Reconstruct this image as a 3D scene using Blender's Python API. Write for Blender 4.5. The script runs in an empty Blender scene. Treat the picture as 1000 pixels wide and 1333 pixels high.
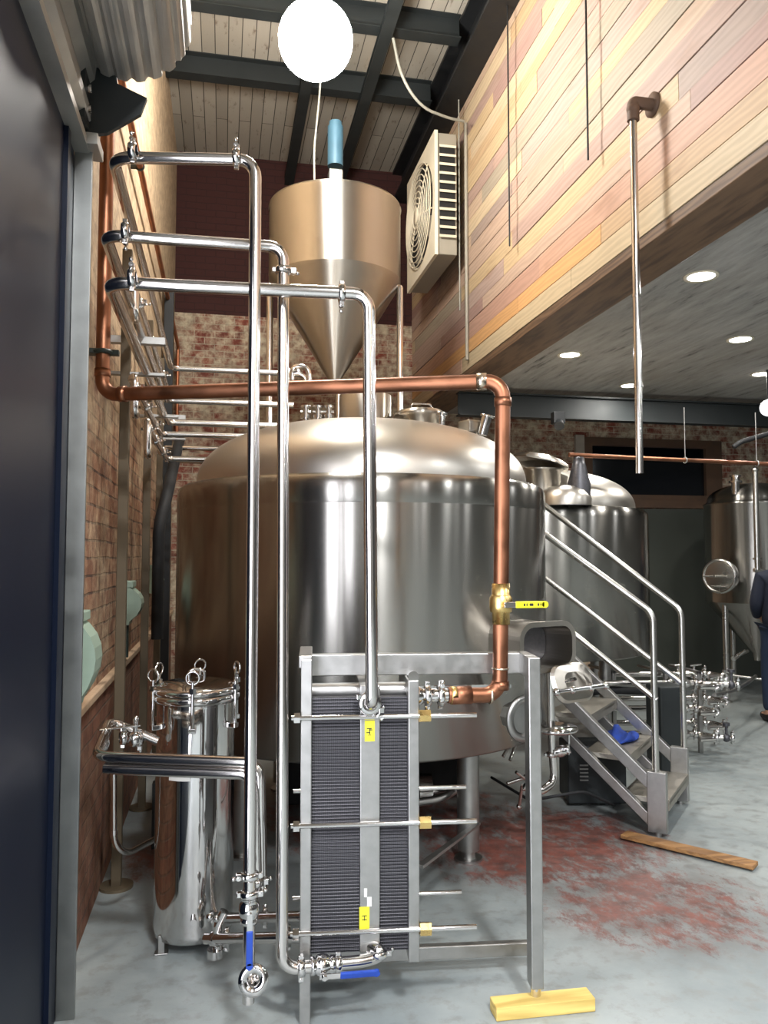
import bpy, bmesh, math, random
from mathutils import Vector, Matrix, Quaternion
random.seed(7)
PI = math.pi
sc = bpy.context.scene
col = sc.collection

# ------------------------------------------------------------------ camera
F0 = 1030.0
PITCH = math.radians(3.2); YAW = math.radians(11.5); H = 1.5
cam_d = bpy.data.cameras.new('camera'); cam = bpy.data.objects.new('camera', cam_d); col.objects.link(cam)
cam_d.sensor_fit = 'VERTICAL'; cam_d.sensor_height = 36.0; cam_d.lens = F0/1333*36.0
cam_d.clip_start = 0.05
cam.location = (0, 0, H); cam.rotation_euler = (math.radians(90)+PITCH, 0, -YAW)
sc.camera = cam
CP = Vector((0, 0, H))
CR = Matrix.Rotation(-YAW, 3, 'Z') @ Matrix.Rotation(math.radians(90)+PITCH, 3, 'X')

def ray(px, py):
    return CR @ Vector(((px-500)/F0, (666.5-py)/F0, -1.0))
def P(px, py, F): return CP + ray(px, py)*F
def PX(px, py, X): d = ray(px, py); return CP + d*(X/d.x)
def PY(px, py, Y): d = ray(px, py); return CP + d*(Y/d.y)
def PZ(px, py, Z): d = ray(px, py); return CP + d*((Z-H)/d.z)
def PP(px, py, q, n):
    d = ray(px, py); return CP + d*((q-CP).dot(n)/d.dot(n))
def LF(lat, f, z=0.0):          # lateral / forward floor coordinates -> world
    c, s = math.cos(YAW), math.sin(YAW)
    return Vector((lat*c+f*s, f*c-lat*s, z))

# ------------------------------------------------------------------ materials
def lin(c):
    r = []
    for v in c:
        v /= 255.0
        r.append(v/12.92 if v <= 0.04045 else ((v+0.055)/1.055)**2.4)
    return (*r, 1.0)

class NT:
    def __init__(s, name):
        s.m = bpy.data.materials.new(name); s.m.use_nodes = True
        s.t = s.m.node_tree; s.n = s.t.nodes; s.n.clear()
        s.out = s.n.new('ShaderNodeOutputMaterial'); s.b = s.n.new('ShaderNodeBsdfPrincipled')
        s.t.links.new(s.b.outputs[0], s.out.inputs[0])
    def new(s, typ, **kw):
        x = s.n.new(typ)
        for k, v in kw.items(): setattr(x, k, v)
        return x
    def link(s, a, b): s.t.links.new(a, b)
    def val(s, sock, v):
        if hasattr(v, 'is_output') or isinstance(v, bpy.types.NodeSocket): s.link(v, sock)
        else: sock.default_value = v
    def coords(s, kind='pos', scale=(1, 1, 1), rot=(0, 0, 0), perm=None):
        if kind == 'pos': src = s.new('ShaderNodeNewGeometry').outputs['Position']
        else: src = s.new('ShaderNodeTexCoord').outputs['Object']
        if perm:
            sp = s.new('ShaderNodeSeparateXYZ'); s.link(src, sp.inputs[0])
            cb = s.new('ShaderNodeCombineXYZ')
            for i, ch in enumerate(perm):
                if ch in 'XYZ': s.link(sp.outputs['XYZ'.index(ch)], cb.inputs[i])
            src = cb.outputs[0]
        mp = s.new('ShaderNodeMapping'); s.link(src, mp.inputs[0])
        mp.inputs['Scale'].default_value = scale; mp.inputs['Rotation'].default_value = rot
        return mp.outputs[0]
    def noise(s, vec, scale=5, detail=4, rough=0.55):
        x = s.new('ShaderNodeTexNoise'); s.link(vec, x.inputs['Vector'])
        x.inputs['Scale'].default_value = scale; x.inputs['Detail'].default_value = detail; x.inputs['Roughness'].default_value = rough
        return x.outputs['Fac']
    def ramp(s, fac, stops):
        x = s.new('ShaderNodeValToRGB'); s.link(fac, x.inputs[0]); r = x.color_ramp
        while len(r.elements) < len(stops): r.elements.new(0.5)
        for e, (p, c) in zip(r.elements, stops):
            e.position = p; e.color = c if len(c) == 4 else (*c, 1)
        return x.outputs[0]
    def mix(s, fac, a, b, mode='MIX'):
        x = s.new('ShaderNodeMix', data_type='RGBA', blend_type=mode)
        s.val(x.inputs[0], fac); s.val(x.inputs[6], a); s.val(x.inputs[7], b)
        return x.outputs[2]
    def math(s, op, a, b=0.0, clamp=False):
        x = s.new('ShaderNodeMath', operation=op); x.use_clamp = clamp
        s.val(x.inputs[0], a); s.val(x.inputs[1], b); return x.outputs[0]
    def bump(s, h, strength=0.3, dist=0.01):
        x = s.new('ShaderNodeBump'); s.link(h, x.inputs['Height'])
        x.inputs['Strength'].default_value = strength; x.inputs['Distance'].default_value = dist
        s.link(x.outputs[0], s.b.inputs['Normal'])

G = lambda v: (v, v, v, 1)
def plain(name, c, rough=0.5, metal=0.0, var=0.12, vs=8.0, rv=0.1, emit=None, es=0.0, bump=0.0):
    t = NT(name); v = t.coords('obj'); n = t.noise(v, vs, 4)
    cc = lin(c); lo = tuple(x*(1-var) for x in cc[:3])+(1,); hi = tuple(min(1, x*(1+var)) for x in cc[:3])+(1,)
    t.link(t.ramp(n, [(0.3, lo), (0.7, hi)]), t.b.inputs['Base Color'])
    t.link(t.ramp(n, [(0.3, G(max(0.02, rough-rv))), (0.7, G(min(1, rough+rv)))]), t.b.inputs['Roughness'])
    t.b.inputs['Metallic'].default_value = metal
    if emit:
        t.b.inputs['Emission Color'].default_value = lin(emit); t.b.inputs['Emission Strength'].default_value = es
    if bump: t.bump(t.noise(t.coords('obj'), vs*4, 3), bump, 0.004)
    return t.m

def brushed(name, c, rough=0.25, aniso=0.0, streak=(40, 40, 1.2), var=0.12, bumps=0.03, rv=.07):
    """stainless sheet: roughness and tone vary in fine brushed streaks"""
    t = NT(name)
    n = t.noise(t.coords('obj', streak), 1.0, 5, 0.6)
    big = t.noise(t.coords('obj'), 2.2, 3)
    cc = lin(c); lo = tuple(x*(1-var) for x in cc[:3])+(1,); hi = tuple(min(1, x*(1+var)) for x in cc[:3])+(1,)
    t.link(t.mix(0.35, t.ramp(n, [(0.3, lo), (0.7, hi)]), t.ramp(big, [(0.3, lo), (0.7, hi)])), t.b.inputs['Base Color'])
    t.link(t.ramp(n, [(0.25, G(max(.03, rough-rv))), (0.75, G(rough+rv))]), t.b.inputs['Roughness'])
    t.b.inputs['Metallic'].default_value = 1.0
    if aniso:
        t.b.inputs['Anisotropic'].default_value = aniso
        tg = t.new('ShaderNodeTangent', direction_type='RADIAL', axis='Z'); t.link(tg.outputs[0], t.b.inputs['Tangent']); t.b.inputs['Anisotropic Rotation'].default_value = .25
    if bumps: t.bump(t.noise(t.coords('obj'), 3.0, 2), bumps, 0.05)
    return t.m

M = {}
M['tank'] = brushed('brushed_tank_steel', (160, 157, 151), .25, 1.0, (1.5, 1.5, 1.5), .05, 0, 0)
M['dome'] = brushed('satin_dome_steel', (202, 197, 188), .36, .3, (3, 3, 3), .04, .03, .03)
M['hopper'] = brushed('hopper_steel', (182, 176, 166), .33, .95, (2, 2, 2), .06, .02, .03)
M['polish'] = brushed('polished_steel', (214, 212, 210), .08, 0, (3, 3, 3), .04, .015, .02)
M['pipe'] = brushed('steel_tube', (216, 212, 208), .15, 0, (2, 2, 2), .04, .0, .02)
M['frame'] = brushed('brushed_frame_steel', (172, 171, 168), .38, 0, (30, 30, 30), .10, .0)
M['sheet'] = brushed('galvanised_sheet', (150, 152, 150), .42, 0, (9, 9, 9), .14, .03)
M['railing'] = brushed('satin_rail_steel', (200, 198, 192), .27, 0, (2, 2, 2), .04, .0, .02)
M['tread'] = brushed('tread_plate_steel', (165, 160, 150), .45, 0, (18, 18, 18), .18, .0)
M['copper'] = plain('aged_copper', (144, 98, 74), .42, 1.0, .3, 7, .1)
M['copper2'] = plain('dull_copper', (176, 116, 84), .45, .85, .25, 6, .1)
M['solder'] = plain('solder_ring', (205, 190, 170), .3, 1.0, .1, 20)
M['brass'] = plain('brass', (214, 184, 120), .3, 1.0, .12, 20)
M['blue'] = plain('blue_vinyl', (28, 62, 150), .45, 0, .1, 12)
M['yellow'] = plain('yellow_vinyl', (222, 214, 30), .45, 0, .06, 12)
M['label_y'] = plain('yellow_label', (215, 208, 44), .6, 0, .08, 20)
M['white_l'] = plain('white_label', (205, 205, 200), .6, 0, .05, 20)
M['ink'] = plain('black_ink', (30, 30, 26), .6)
M['black'] = plain('black_steel', (26, 28, 30), .55, .2, .2, 5)
M['beam'] = plain('painted_beam', (32, 37, 38), .6, .1, .2, 3)
M['rubber'] = plain('black_rubber', (22, 23, 25), .7)
M['navy'] = plain('navy_gloss_panel', (13, 21, 38), .38, .0, .06, .6, .0)
next(x for x in M['navy'].node_tree.nodes if x.type == 'BSDF_PRINCIPLED').inputs['Specular IOR Level'].default_value = .18
M['green'] = plain('pale_green_enamel', (142, 160, 144), .5, 0, .08, 8)
M['dgreen'] = plain('dark_green_paint', (44, 54, 48), .5, .1)
M['gasket'] = plain('dark_plate_edges', (84, 84, 88), .42, .75, .2, 60)
M['white'] = plain('cream_enamel', (226, 216, 192), .5, 0, .05, 5)
M['greyen'] = plain('grey_enamel', (150, 144, 130), .5, 0, .06, 5)
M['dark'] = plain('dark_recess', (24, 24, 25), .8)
M['motorblue'] = plain('blue_motor_paint', (52, 84, 100), .45, .1)
M['post'] = plain('brown_green_post', (96, 84, 66), .6, .3, .15, 5)
M['trimwood'] = plain('ledge_stone', (176, 150, 122), .8, 0, .2, 8, .05, bump=.3)
M['cloth'] = plain('blue_cloth', (26, 58, 140), .85, 0, .3, 30)
M['window_wood'] = plain('brown_window_wood', (88, 66, 50), .7, 0, .2, 8)
M['greydoor'] = plain('grey_green_panel', (64, 68, 62), .6, 0, .08, 2)
M['plaster'] = plain('pale_plaster', (168, 160, 148), .85, 0, .12, 5)
M['glass'] = plain('dark_window_glass', (10, 14, 20), .08, 0, .1, 2, .03)
M['drum'] = plain('galvanised_slats', (164, 162, 156), .42, .55, .15, 5)
M['skin'] = plain('skin', (196, 150, 124), .6)
M['jacket'] = plain('navy_jacket', (24, 30, 46), .85, 0, .15, 20)
M['jeans'] = plain('blue_jeans', (24, 38, 62), .85, 0, .2, 30)
M['hair'] = plain('brown_hair', (52, 38, 28), .7)
M['shoe'] = plain('dark_shoe', (30, 28, 28), .6)
M['cable'] = plain('grey_cable', (150, 150, 140), .6)
M['conc'] = plain('painted_wall', (120, 118, 114), .8, 0, .1, 1)

def emit(name, c, s):
    t = NT(name); t.b.inputs['Base Color'].default_value = lin(c)
    t.b.inputs['Emission Color'].default_value = lin(c); t.b.inputs['Emission Strength'].default_value = s
    return t.m
M['lamp'] = emit('lamp_lens', (255, 250, 242), 150)
M['spot'] = emit('downlight_lens', (255, 252, 240), 14)
M['bulb'] = emit('globe_lens', (240, 244, 250), 1.2)
M['panel_glow'] = emit('light_panel_glow', (234, 236, 246), 7.0)  # glow of the unseen panel added at the left wall

def wood(name, lo, hi, axis='Y', attr=False, rough=.6):
    t = NT(name)
    scv = {'Y': (26, 1.3, 26), 'X': (1.3, 26, 26), 'Z': (26, 26, 1.3)}[axis]
    v = t.coords('pos', scv)
    n = t.noise(v, 1.0, 6, .65)
    w = t.new('ShaderNodeTexWave', wave_type='BANDS', bands_direction='Z' if axis != 'Z' else 'X')
    v2 = t.coords('pos', {'Y': (1, .12, 1), 'X': (.12, 1, 1), 'Z': (1, 1, .12)}[axis])
    t.link(v2, w.inputs['Vector']); w.inputs['Scale'].default_value = 9; w.inputs['Distortion'].default_value = 9
    w.inputs['Detail'].default_value = 3; w.inputs['Detail Scale'].default_value = 1.6
    g = t.mix(.45, n, w.outputs['Fac'])
    if attr:
        a = t.new('ShaderNodeAttribute', attribute_name='tint')
        base = t.mix(g, t.mix(1.0, a.outputs['Color'], G(.68), 'MULTIPLY'), a.outputs['Color'])
        kn = t.noise(t.coords('pos', (3, .8, 3)), 2.0, 3)
        base = t.mix(t.ramp(kn, [(.62, G(0)), (.8, G(.5))]), base, lin((120, 84, 56)))
    else:
        base = t.ramp(g, [(.2, lin(lo)), (.8, lin(hi))])
    t.link(base, t.b.inputs['Base Color']); t.b.inputs['Roughness'].default_value = rough
    t.bump(g, .12, .004)
    return t.m
M['planks'] = wood('reclaimed_plank', None, None, 'Y', True)
M['darkwood'] = wood('dark_soffit_wood', (74, 56, 42), (112, 88, 66), 'Y')
M['pine'] = wood('yellow_pine', (176, 148, 76), (216, 190, 112), 'X')
M['boardw'] = wood('orange_board', (112, 78, 44), (160, 118, 72), 'X')

def brick(name, perm, c1, c2, mort, paint, p0, p1, rowh=.075, zdark=None, zcream_lit=None):
    t = NT(name)
    v = t.coords('pos', perm=perm)
    wob = t.noise(v, 2.5, 3)
    ad = t.new('ShaderNodeVectorMath', operation='ADD'); t.link(v, ad.inputs[0])
    sb = t.new('ShaderNodeVectorMath', operation='SCALE')
    nz = t.new('ShaderNodeTexNoise'); t.link(v, nz.inputs['Vector']); nz.inputs['Scale'].default_value = 5
    t.link(nz.outputs['Color'], sb.inputs[0]); sb.inputs['Scale'].default_value = .016
    t.link(sb.outputs[0], ad.inputs[1])
    b = t.new('ShaderNodeTexBrick'); t.link(ad.outputs[0], b.inputs['Vector'])
    b.inputs['Scale'].default_value = 1.0; b.inputs['Brick Width'].default_value = .215
    b.inputs['Row Height'].default_value = rowh; b.inputs['Mortar Size'].default_value = .006; b.inputs['Mortar Smooth'].default_value = .3
    b.inputs['Color1'].default_value = lin(c1); b.inputs['Color2'].default_value = lin(c2); b.inputs['Mortar'].default_value = lin(mort)
    b.inputs['Bias'].default_value = -.1
    n = t.noise(v, 3.0, 8, .7); n2 = t.noise(t.coords('pos', (1, 1, 1), perm=perm), 11, 6, .7)
    nn = t.math('ADD', t.math('MULTIPLY', n, .6), t.math('MULTIPLY', n2, .4))
    if zcream_lit is not None:  # cream mix grows upward: pale wall paint plus the lamp's brightness
        gp = t.new('ShaderNodeNewGeometry'); sp = t.new('ShaderNodeSeparateXYZ'); t.link(gp.outputs['Position'], sp.inputs[0])
        mr = t.new('ShaderNodeMapRange'); t.link(sp.outputs[2], mr.inputs[0])
        mr.inputs[1].default_value = zcream_lit[0]; mr.inputs[2].default_value = zcream_lit[1]; mr.inputs[3].default_value = 0; mr.inputs[4].default_value = zcream_lit[2]
        nn = t.math('ADD', nn, mr.outputs[0])
    pf = t.ramp(nn, [(p0, G(0)), (p1, G(1))])
    pc = t.mix(t.noise(v, 24, 4), lin(paint), lin(tuple(int(q*.72) for q in paint)))
    c = t.mix(pf, b.outputs['Color'], pc)
    c = t.mix(t.ramp(n2, [(.35, G(.45)), (.6, G(0))]), c, lin((50, 32, 26)))
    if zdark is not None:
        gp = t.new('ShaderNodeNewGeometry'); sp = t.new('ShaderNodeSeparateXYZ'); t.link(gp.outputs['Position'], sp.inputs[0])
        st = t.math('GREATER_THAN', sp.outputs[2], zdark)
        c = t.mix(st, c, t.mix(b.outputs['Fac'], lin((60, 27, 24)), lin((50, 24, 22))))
    t.link(c, t.b.inputs['Base Color']); t.b.inputs['Roughness'].default_value = .85
    h = t.math('ADD', t.math('MULTIPLY', b.outputs['Fac'], -1.0), t.math('MULTIPLY', n2, .7))
    t.bump(h, .7, .012)
    return t.m
M['brick_l'] = brick('brick_left', 'YZ0', (164, 118, 88), (134, 88, 64), (88, 62, 48), (212, 184, 148), .44, .60, .075, None, (1.9, 3.4, .2))
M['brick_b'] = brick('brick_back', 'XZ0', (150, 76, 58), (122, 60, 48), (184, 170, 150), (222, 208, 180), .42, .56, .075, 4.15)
M['brick_low'] = brick('brick_low', 'YZ0', (136, 84, 60), (120, 72, 50), (100, 76, 60), (150, 112, 84), .42, .6, .075)

def ceil_mat():
    t = NT('whitewashed_boards')
    v = t.coords('pos', perm='XYZ')
    b = t.new('ShaderNodeTexBrick'); t.link(t.coords('pos', perm='YXZ'), b.inputs['Vector'])
    b.inputs['Scale'].default_value = 1; b.inputs['Brick Width'].default_value = 1.6; b.inputs['Row Height'].default_value = .115
    b.inputs['Mortar Size'].default_value = .004
    b.inputs['Color1'].default_value = lin((172, 166, 154)); b.inputs['Color2'].default_value = lin((146, 140, 128)); b.inputs['Mortar'].default_value = lin((60, 56, 50))
    n = t.noise(t.coords('pos', (9, 3, 9)), 1.4, 6, .7)
    c = t.mix(t.ramp(n, [(.58, G(0)), (.70, G(.75))]), b.outputs['Color'], lin((92, 74, 58)))
    t.link(c, t.b.inputs['Base Color']); t.b.inputs['Roughness'].default_value = .85
    t.bump(n, .3, .01); return t.m
M['ceil'] = ceil_mat()
def soffit_mat():
    t = NT('streaked_grey_ceiling')
    v = t.coords('pos', (9, 1.3, 9), (0, 0, .25)); n = t.noise(v, 1.6, 6, .7); n2 = t.noise(t.coords('pos'), .8, 3)
    c = t.ramp(n, [(.30, lin((64, 62, 60))), (.42, lin((146, 144, 138))), (.7, lin((176, 173, 166)))])
    c = t.mix(t.ramp(n2, [(.4, G(0)), (.7, G(.35))]), c, lin((150, 138, 120)))
    t.link(c, t.b.inputs['Base Color']); t.b.inputs['Roughness'].default_value = .8
    t.bump(n, .35, .01); return t.m
M['soffit'] = soffit_mat()

def floor_mat():
    t = NT('sealed_concrete')
    v = t.coords('pos'); n = t.noise(v, 1.3, 6, .6); n2 = t.noise(v, 14, 6, .65)
    base = t.ramp(n, [(.3, lin((118, 126, 127))), (.7, lin((150, 156, 154)))])
    base = t.mix(t.ramp(n2, [(.36, G(.5)), (.5, G(0))]), base, lin((112, 112, 108)))
    sp = t.new('ShaderNodeSeparateXYZ'); t.link(v, sp.inputs[0])
    def blob(cx, cy, rx, ry, w):
        dx = t.math('DIVIDE', t.math('SUBTRACT', sp.outputs[0], cx), rx); dy = t.math('DIVIDE', t.math('SUBTRACT', sp.outputs[1], cy), ry)
        r2 = t.math('ADD', t.math('MULTIPLY', dx, dx), t.math('MULTIPLY', dy, dy))
        return t.math('MULTIPLY', t.math('SUBTRACT', 1.0, r2, True), w)
    m = t.math('MAXIMUM', t.math('MAXIMUM', blob(1.65, 4.0, 1.0, .85, .95), blob(1.85, 3.25, .75, .75, .8)), blob(-.25, 4.2, .35, .45, .9))
    m = t.math('MAXIMUM', m, blob(.9, 4.6, 1.3, 1.0, .8))
    ns = t.noise(t.coords('pos', (2.2, 1.2, 1), (0, 0, .6)), 4.0, 12, .85)
    mk = t.ramp(t.math('MULTIPLY', t.math('POWER', m, .35), ns), [(.39, G(0)), (.47, G(.85))])
    rc = t.ramp(t.noise(v, 9, 6, .7), [(.35, lin((74, 44, 38))), (.6, lin((124, 62, 48)))])
    base = t.mix(t.ramp(t.math('MULTIPLY', m, t.noise(v, 4, 5)), [(.1, G(0)), (.4, G(.6))]), base, lin((92, 84, 78)))
    c = t.mix(mk, base, rc)
    t.link(c, t.b.inputs['Base Color'])
    t.link(t.ramp(n2, [(.3, G(.34)), (.7, G(.55))]), t.b.inputs['Roughness'])
    t.bump(n2, .12, .01); return t.m
M['floor'] = floor_mat()
def ridged():
    t = NT('stacked_plate_edges')
    sp = t.new('ShaderNodeSeparateXYZ'); t.link(t.coords('pos'), sp.inputs[0])
    s = t.math('SINE', t.math('MULTIPLY', sp.outputs[2], 2*PI/.0108)); x = t.math('SINE', t.math('MULTIPLY', sp.outputs[0], 2*PI/.0062))
    k = t.math('ADD', t.math('MULTIPLY', s, .35), t.math('ADD', t.math('MULTIPLY', x, .12), .5))
    t.link(t.ramp(k, [(.1, lin((26, 26, 29))), (.9, lin((76, 75, 79)))]), t.b.inputs['Base Color'])
    t.b.inputs['Metallic'].default_value = .6; t.b.inputs['Roughness'].default_value = .45
    t.bump(k, .6, .003); return t.m
M['plates'] = ridged()

# ------------------------------------------------------------------ mesh builder
class MB:
    def __init__(s): s.v = []; s.f = []; s.sm = []; s.mi = []
    def add(s, vs, fs, smooth=False, mi=0):
        o = len(s.v); s.v += [Vector(x) for x in vs]
        s.f += [tuple(o+i for i in f) for f in fs]; s.sm += [smooth]*len(fs); s.mi += [mi]*len(fs); return s
    def box(s, c, size, rot=None, bev=0.0, mi=0):
        bm = bmesh.new(); bmesh.ops.create_cube(bm, size=1.0)
        for v in bm.verts: v.co = Vector((v.co.x*size[0], v.co.y*size[1], v.co.z*size[2]))
        if bev: bmesh.ops.bevel(bm, geom=bm.edges[:], offset=bev, segments=2, affect='EDGES', profile=.5)
        c = Vector(c)
        vs = [(rot @ v.co if rot else v.co)+c for v in bm.verts]; bm.verts.index_update()
        fs = [[v.index for v in f.verts] for f in bm.faces]; bm.free()
        return s.add(vs, fs, False, mi)
    def bx(s, a, b, bev=0.0, mi=0):
        a, b = Vector(a), Vector(b); return s.box((a+b)/2, tuple(abs(x) for x in (b-a)), None, bev, mi)
    def bar(s, p0, p1, w, h, up=(0, 0, 1), bev=0.0, mi=0):
        p0, p1 = Vector(p0), Vector(p1); y = (p1-p0); L = y.length; y.normalize()
        x = y.cross(Vector(up))
        if x.length < 1e-4: x = y.cross(Vector((1, 0, 0)))
        x.normalize(); z = x.cross(y)
        R = Matrix((x, y, z)).transposed()
        return s.box((p0+p1)/2, (w, L, h), R, bev, mi)
    def ring_loft(s, rings, closed=True, caps=(True, True), smooth=True, mi=0):
        n = len(rings[0]); vs = [p for r in rings for p in r]; fs = []
        for i in range(len(rings)-1):
            for j in range(n if closed else n-1):
                k = (j+1) % n; fs.append((i*n+j, i*n+k, (i+1)*n+k, (i+1)*n+j))
        s.add(vs, fs, smooth, mi)
        if closed and caps[0]: s.add(rings[0], [tuple(range(n))[::-1]], False, mi)
        if closed and caps[1]: s.add(rings[-1], [tuple(range(n))], False, mi)
        return s
    def tube(s, pts, r, bend=0.0, n=20, mi=0, caps=True, arc=7):
        pts = [Vector(p) for p in pts]; path = [pts[0]]
        for i in range(1, len(pts)-1):
            a, b, c = pts[i-1], pts[i], pts[i+1]; d1 = (a-b); d2 = (c-b)
            l = min(bend, d1.length*.49, d2.length*.49) if bend else 0
            if l <= 1e-5: path.append(b); continue
            d1.normalize(); d2.normalize(); ang = d1.angle(d2)
            if ang > PI-.02: path.append(b); continue
            rad = l*math.tan(ang/2); bis = (d1+d2).normalized(); cen = b+bis*(rad/math.sin(ang/2))
            s0 = b+d1*l-cen; s1 = b+d2*l-cen; tot = s0.angle(s1); ax = s0.cross(s1).normalized()
            for k in range(arc+1): path.append(cen+Quaternion(ax, tot*k/arc) @ s0)
        path.append(pts[-1])
        t0 = (path[1]-path[0]).normalized(); u = t0.orthogonal().normalized(); rings = []; prev = t0
        for i, p in enumerate(path):
            if i == 0: t = t0
            elif i == len(path)-1: t = (path[-1]-path[-2]).normalized()
            else:
                t = ((path[i+1]-p).normalized()+(p-path[i-1]).normalized())
                t = t.normalized() if t.length > 1e-6 else prev
            q = prev.rotation_difference(t); u = (q @ u); u = (u-t*u.dot(t)).normalized(); w = t.cross(u); prev = t
            rr = r if not callable(r) else r(i/(len(path)-1))
            rings.append([p+(u*math.cos(2*PI*k/n)+w*math.sin(2*PI*k/n))*rr for k in range(n)])
        return s.ring_loft(rings, True, (caps, caps), True, mi)
    def cyl(s, p0, p1, r0, r1=None, n=24, mi=0, smooth=True, caps=(True, True)):
        p0, p1 = Vector(p0), Vector(p1); r1 = r0 if r1 is None else r1
        t = (p1-p0).normalized(); u = t.orthogonal().normalized(); w = t.cross(u)
        rg = [[p+(u*math.cos(2*PI*k/n)+w*math.sin(2*PI*k/n))*r for k in range(n)] for p, r in ((p0, r0), (p1, r1))]
        return s.ring_loft(rg, True, caps, smooth, mi)
    def lathe(s, prof, o=(0, 0, 0), ax=(0, 0, 1), n=64, mi=0, smooth=True, caps=(False, False)):
        o = Vector(o); t = Vector(ax).normalized()
        u = Vector((1, 0, 0)) if abs(t.z) > .99 else t.orthogonal().normalized(); w = t.cross(u)
        rg = [[o+t*z+(u*math.cos(2*PI*k/n)+w*math.sin(2*PI*k/n))*max(r, 1e-5) for k in range(n)] for r, z in prof]
        return s.ring_loft(rg, True, caps, smooth, mi)
    def torus(s, o, ax, R, r, n=32, m=10, mi=0):
        return s.lathe([(R+r*math.cos(2*PI*k/m), r*math.sin(2*PI*k/m)) for k in range(m+1)], o, ax, n, mi)
    def ball(s, o, r, n=20, mi=0, sq=(1, 1, 1)):
        rg = []
        for i in range(n//2+1):
            a = PI*i/(n//2)
            rg.append([Vector(o)+Vector((r*math.sin(a)*math.cos(2*PI*k/n)*sq[0], r*math.sin(a)*math.sin(2*PI*k/n)*sq[1], -r*math.cos(a)*sq[2])) for k in range(n)])
        return s.ring_loft(rg, True, (False, False), True, mi)
    def prism(s, poly, axis_vec, o=(0, 0, 0), ex=(1, 0, 0), ey=(0, 0, 1), mi=0, smooth=False):
        o, ex, ey, av = Vector(o), Vector(ex), Vector(ey), Vector(axis_vec)
        a = [o+ex*x+ey*y for x, y in poly]
        return s.ring_loft([a, [p+av for p in a]], True, (True, True), smooth, mi)
    def build(s, name, mat, parent=None, wn=True):
        me = bpy.data.meshes.new(name)
        base = Vector((0, 0, 0))
        if parent is not None: base = wloc(parent)
        elif s.v:
            xs = [v.x for v in s.v]; ys = [v.y for v in s.v]; zs = [v.z for v in s.v]
            base = Vector(((min(xs)+max(xs))/2, (min(ys)+max(ys))/2, min(zs)))
        me.from_pydata([v-base for v in s.v], [], s.f); me.update()
        me.polygons.foreach_set('use_smooth', s.sm); me.polygons.foreach_set('material_index', s.mi)
        bm = bmesh.new(); bm.from_mesh(me); bmesh.ops.recalc_face_normals(bm, faces=bm.faces[:]); bm.to_mesh(me); bm.free()
        for m in (mat if isinstance(mat, (list, tuple)) else [mat]): me.materials.append(m)
        o = bpy.data.objects.new(name, me); col.objects.link(o)
        if parent is not None:
            o.parent = parent
            o['_b'] = 0; del o['_b']
            WL[o.name] = base
        else:
            o.location = base; WL[o.name] = base
        return o
WL = {}
def wloc(o): return WL[o.name]
def thing(name, label, cat, loc=(0, 0, 0), group=None):
    o = bpy.data.objects.new(name, None); col.objects.link(o); o.empty_display_size = .1
    o.location = loc; WL[o.name] = Vector(loc); o['label'] = label; o['category'] = cat
    if group: o['group'] = group
    return o
def tag(o, label, cat, group=None):
    o['label'] = label; o['category'] = cat
    if group: o['group'] = group
    return o
def struct(name, mb, mat):
    o = mb.build(name, mat); o['kind'] = 'structure'; return o
def lab(o, s): o['label'] = s; return o

# ------------------------------------------------------------------ small fittings
def clamp(par, p, ax, r, nut_dir=None, w=.012):
    """sanitary clamp: a flanged ring with hinge lug and wing nut"""
    ax = Vector(ax).normalized(); p = Vector(p)
    m = MB(); m.lathe([(r*.98, -w), (r*1.35, -w*.9), (r*1.5, -w*.35), (r*1.5, w*.35), (r*1.35, w*.9), (r*.98, w)], p, ax, 24)
    nd = Vector(nut_dir).normalized() if nut_dir else ax.orthogonal().normalized()
    nd = (nd-ax*nd.dot(ax)).normalized(); sd = ax.cross(nd)
    m.box(p+nd*r*1.7, (w*1.5, w*1.5, w*1.5), None, .002)
    m.box(p-nd*r*1.6, (w*1.3, w*1.3, w*1.3), None, .002)
    c = m.build('clamp', M['polish'], par)
    q = p+nd*r*1.75
    k = MB(); k.cyl(q-sd*r*.6, q+sd*r*1.1, w*.3, n=10)
    k.cyl(q+sd*r*.7, q+sd*r*1.0, w*.65, n=12); k.ball(q+sd*r*.95+nd*w*1.3, w*.6, 10, sq=(1, 1, 1)); k.ball(q+sd*r*.95-nd*w*1.3, w*.6, 10)
    k.build('wing_nut', M['polish'], c)
    return c
def ferrule(par, p, ax, r, name='ferrule', mat='polish', L=.02, k=1.25):
    ax = Vector(ax).normalized()
    return MB().cyl(Vector(p)-ax*L/2, Vector(p)+ax*L/2, r*k, n=24).build(name, M[mat], par)
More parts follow.
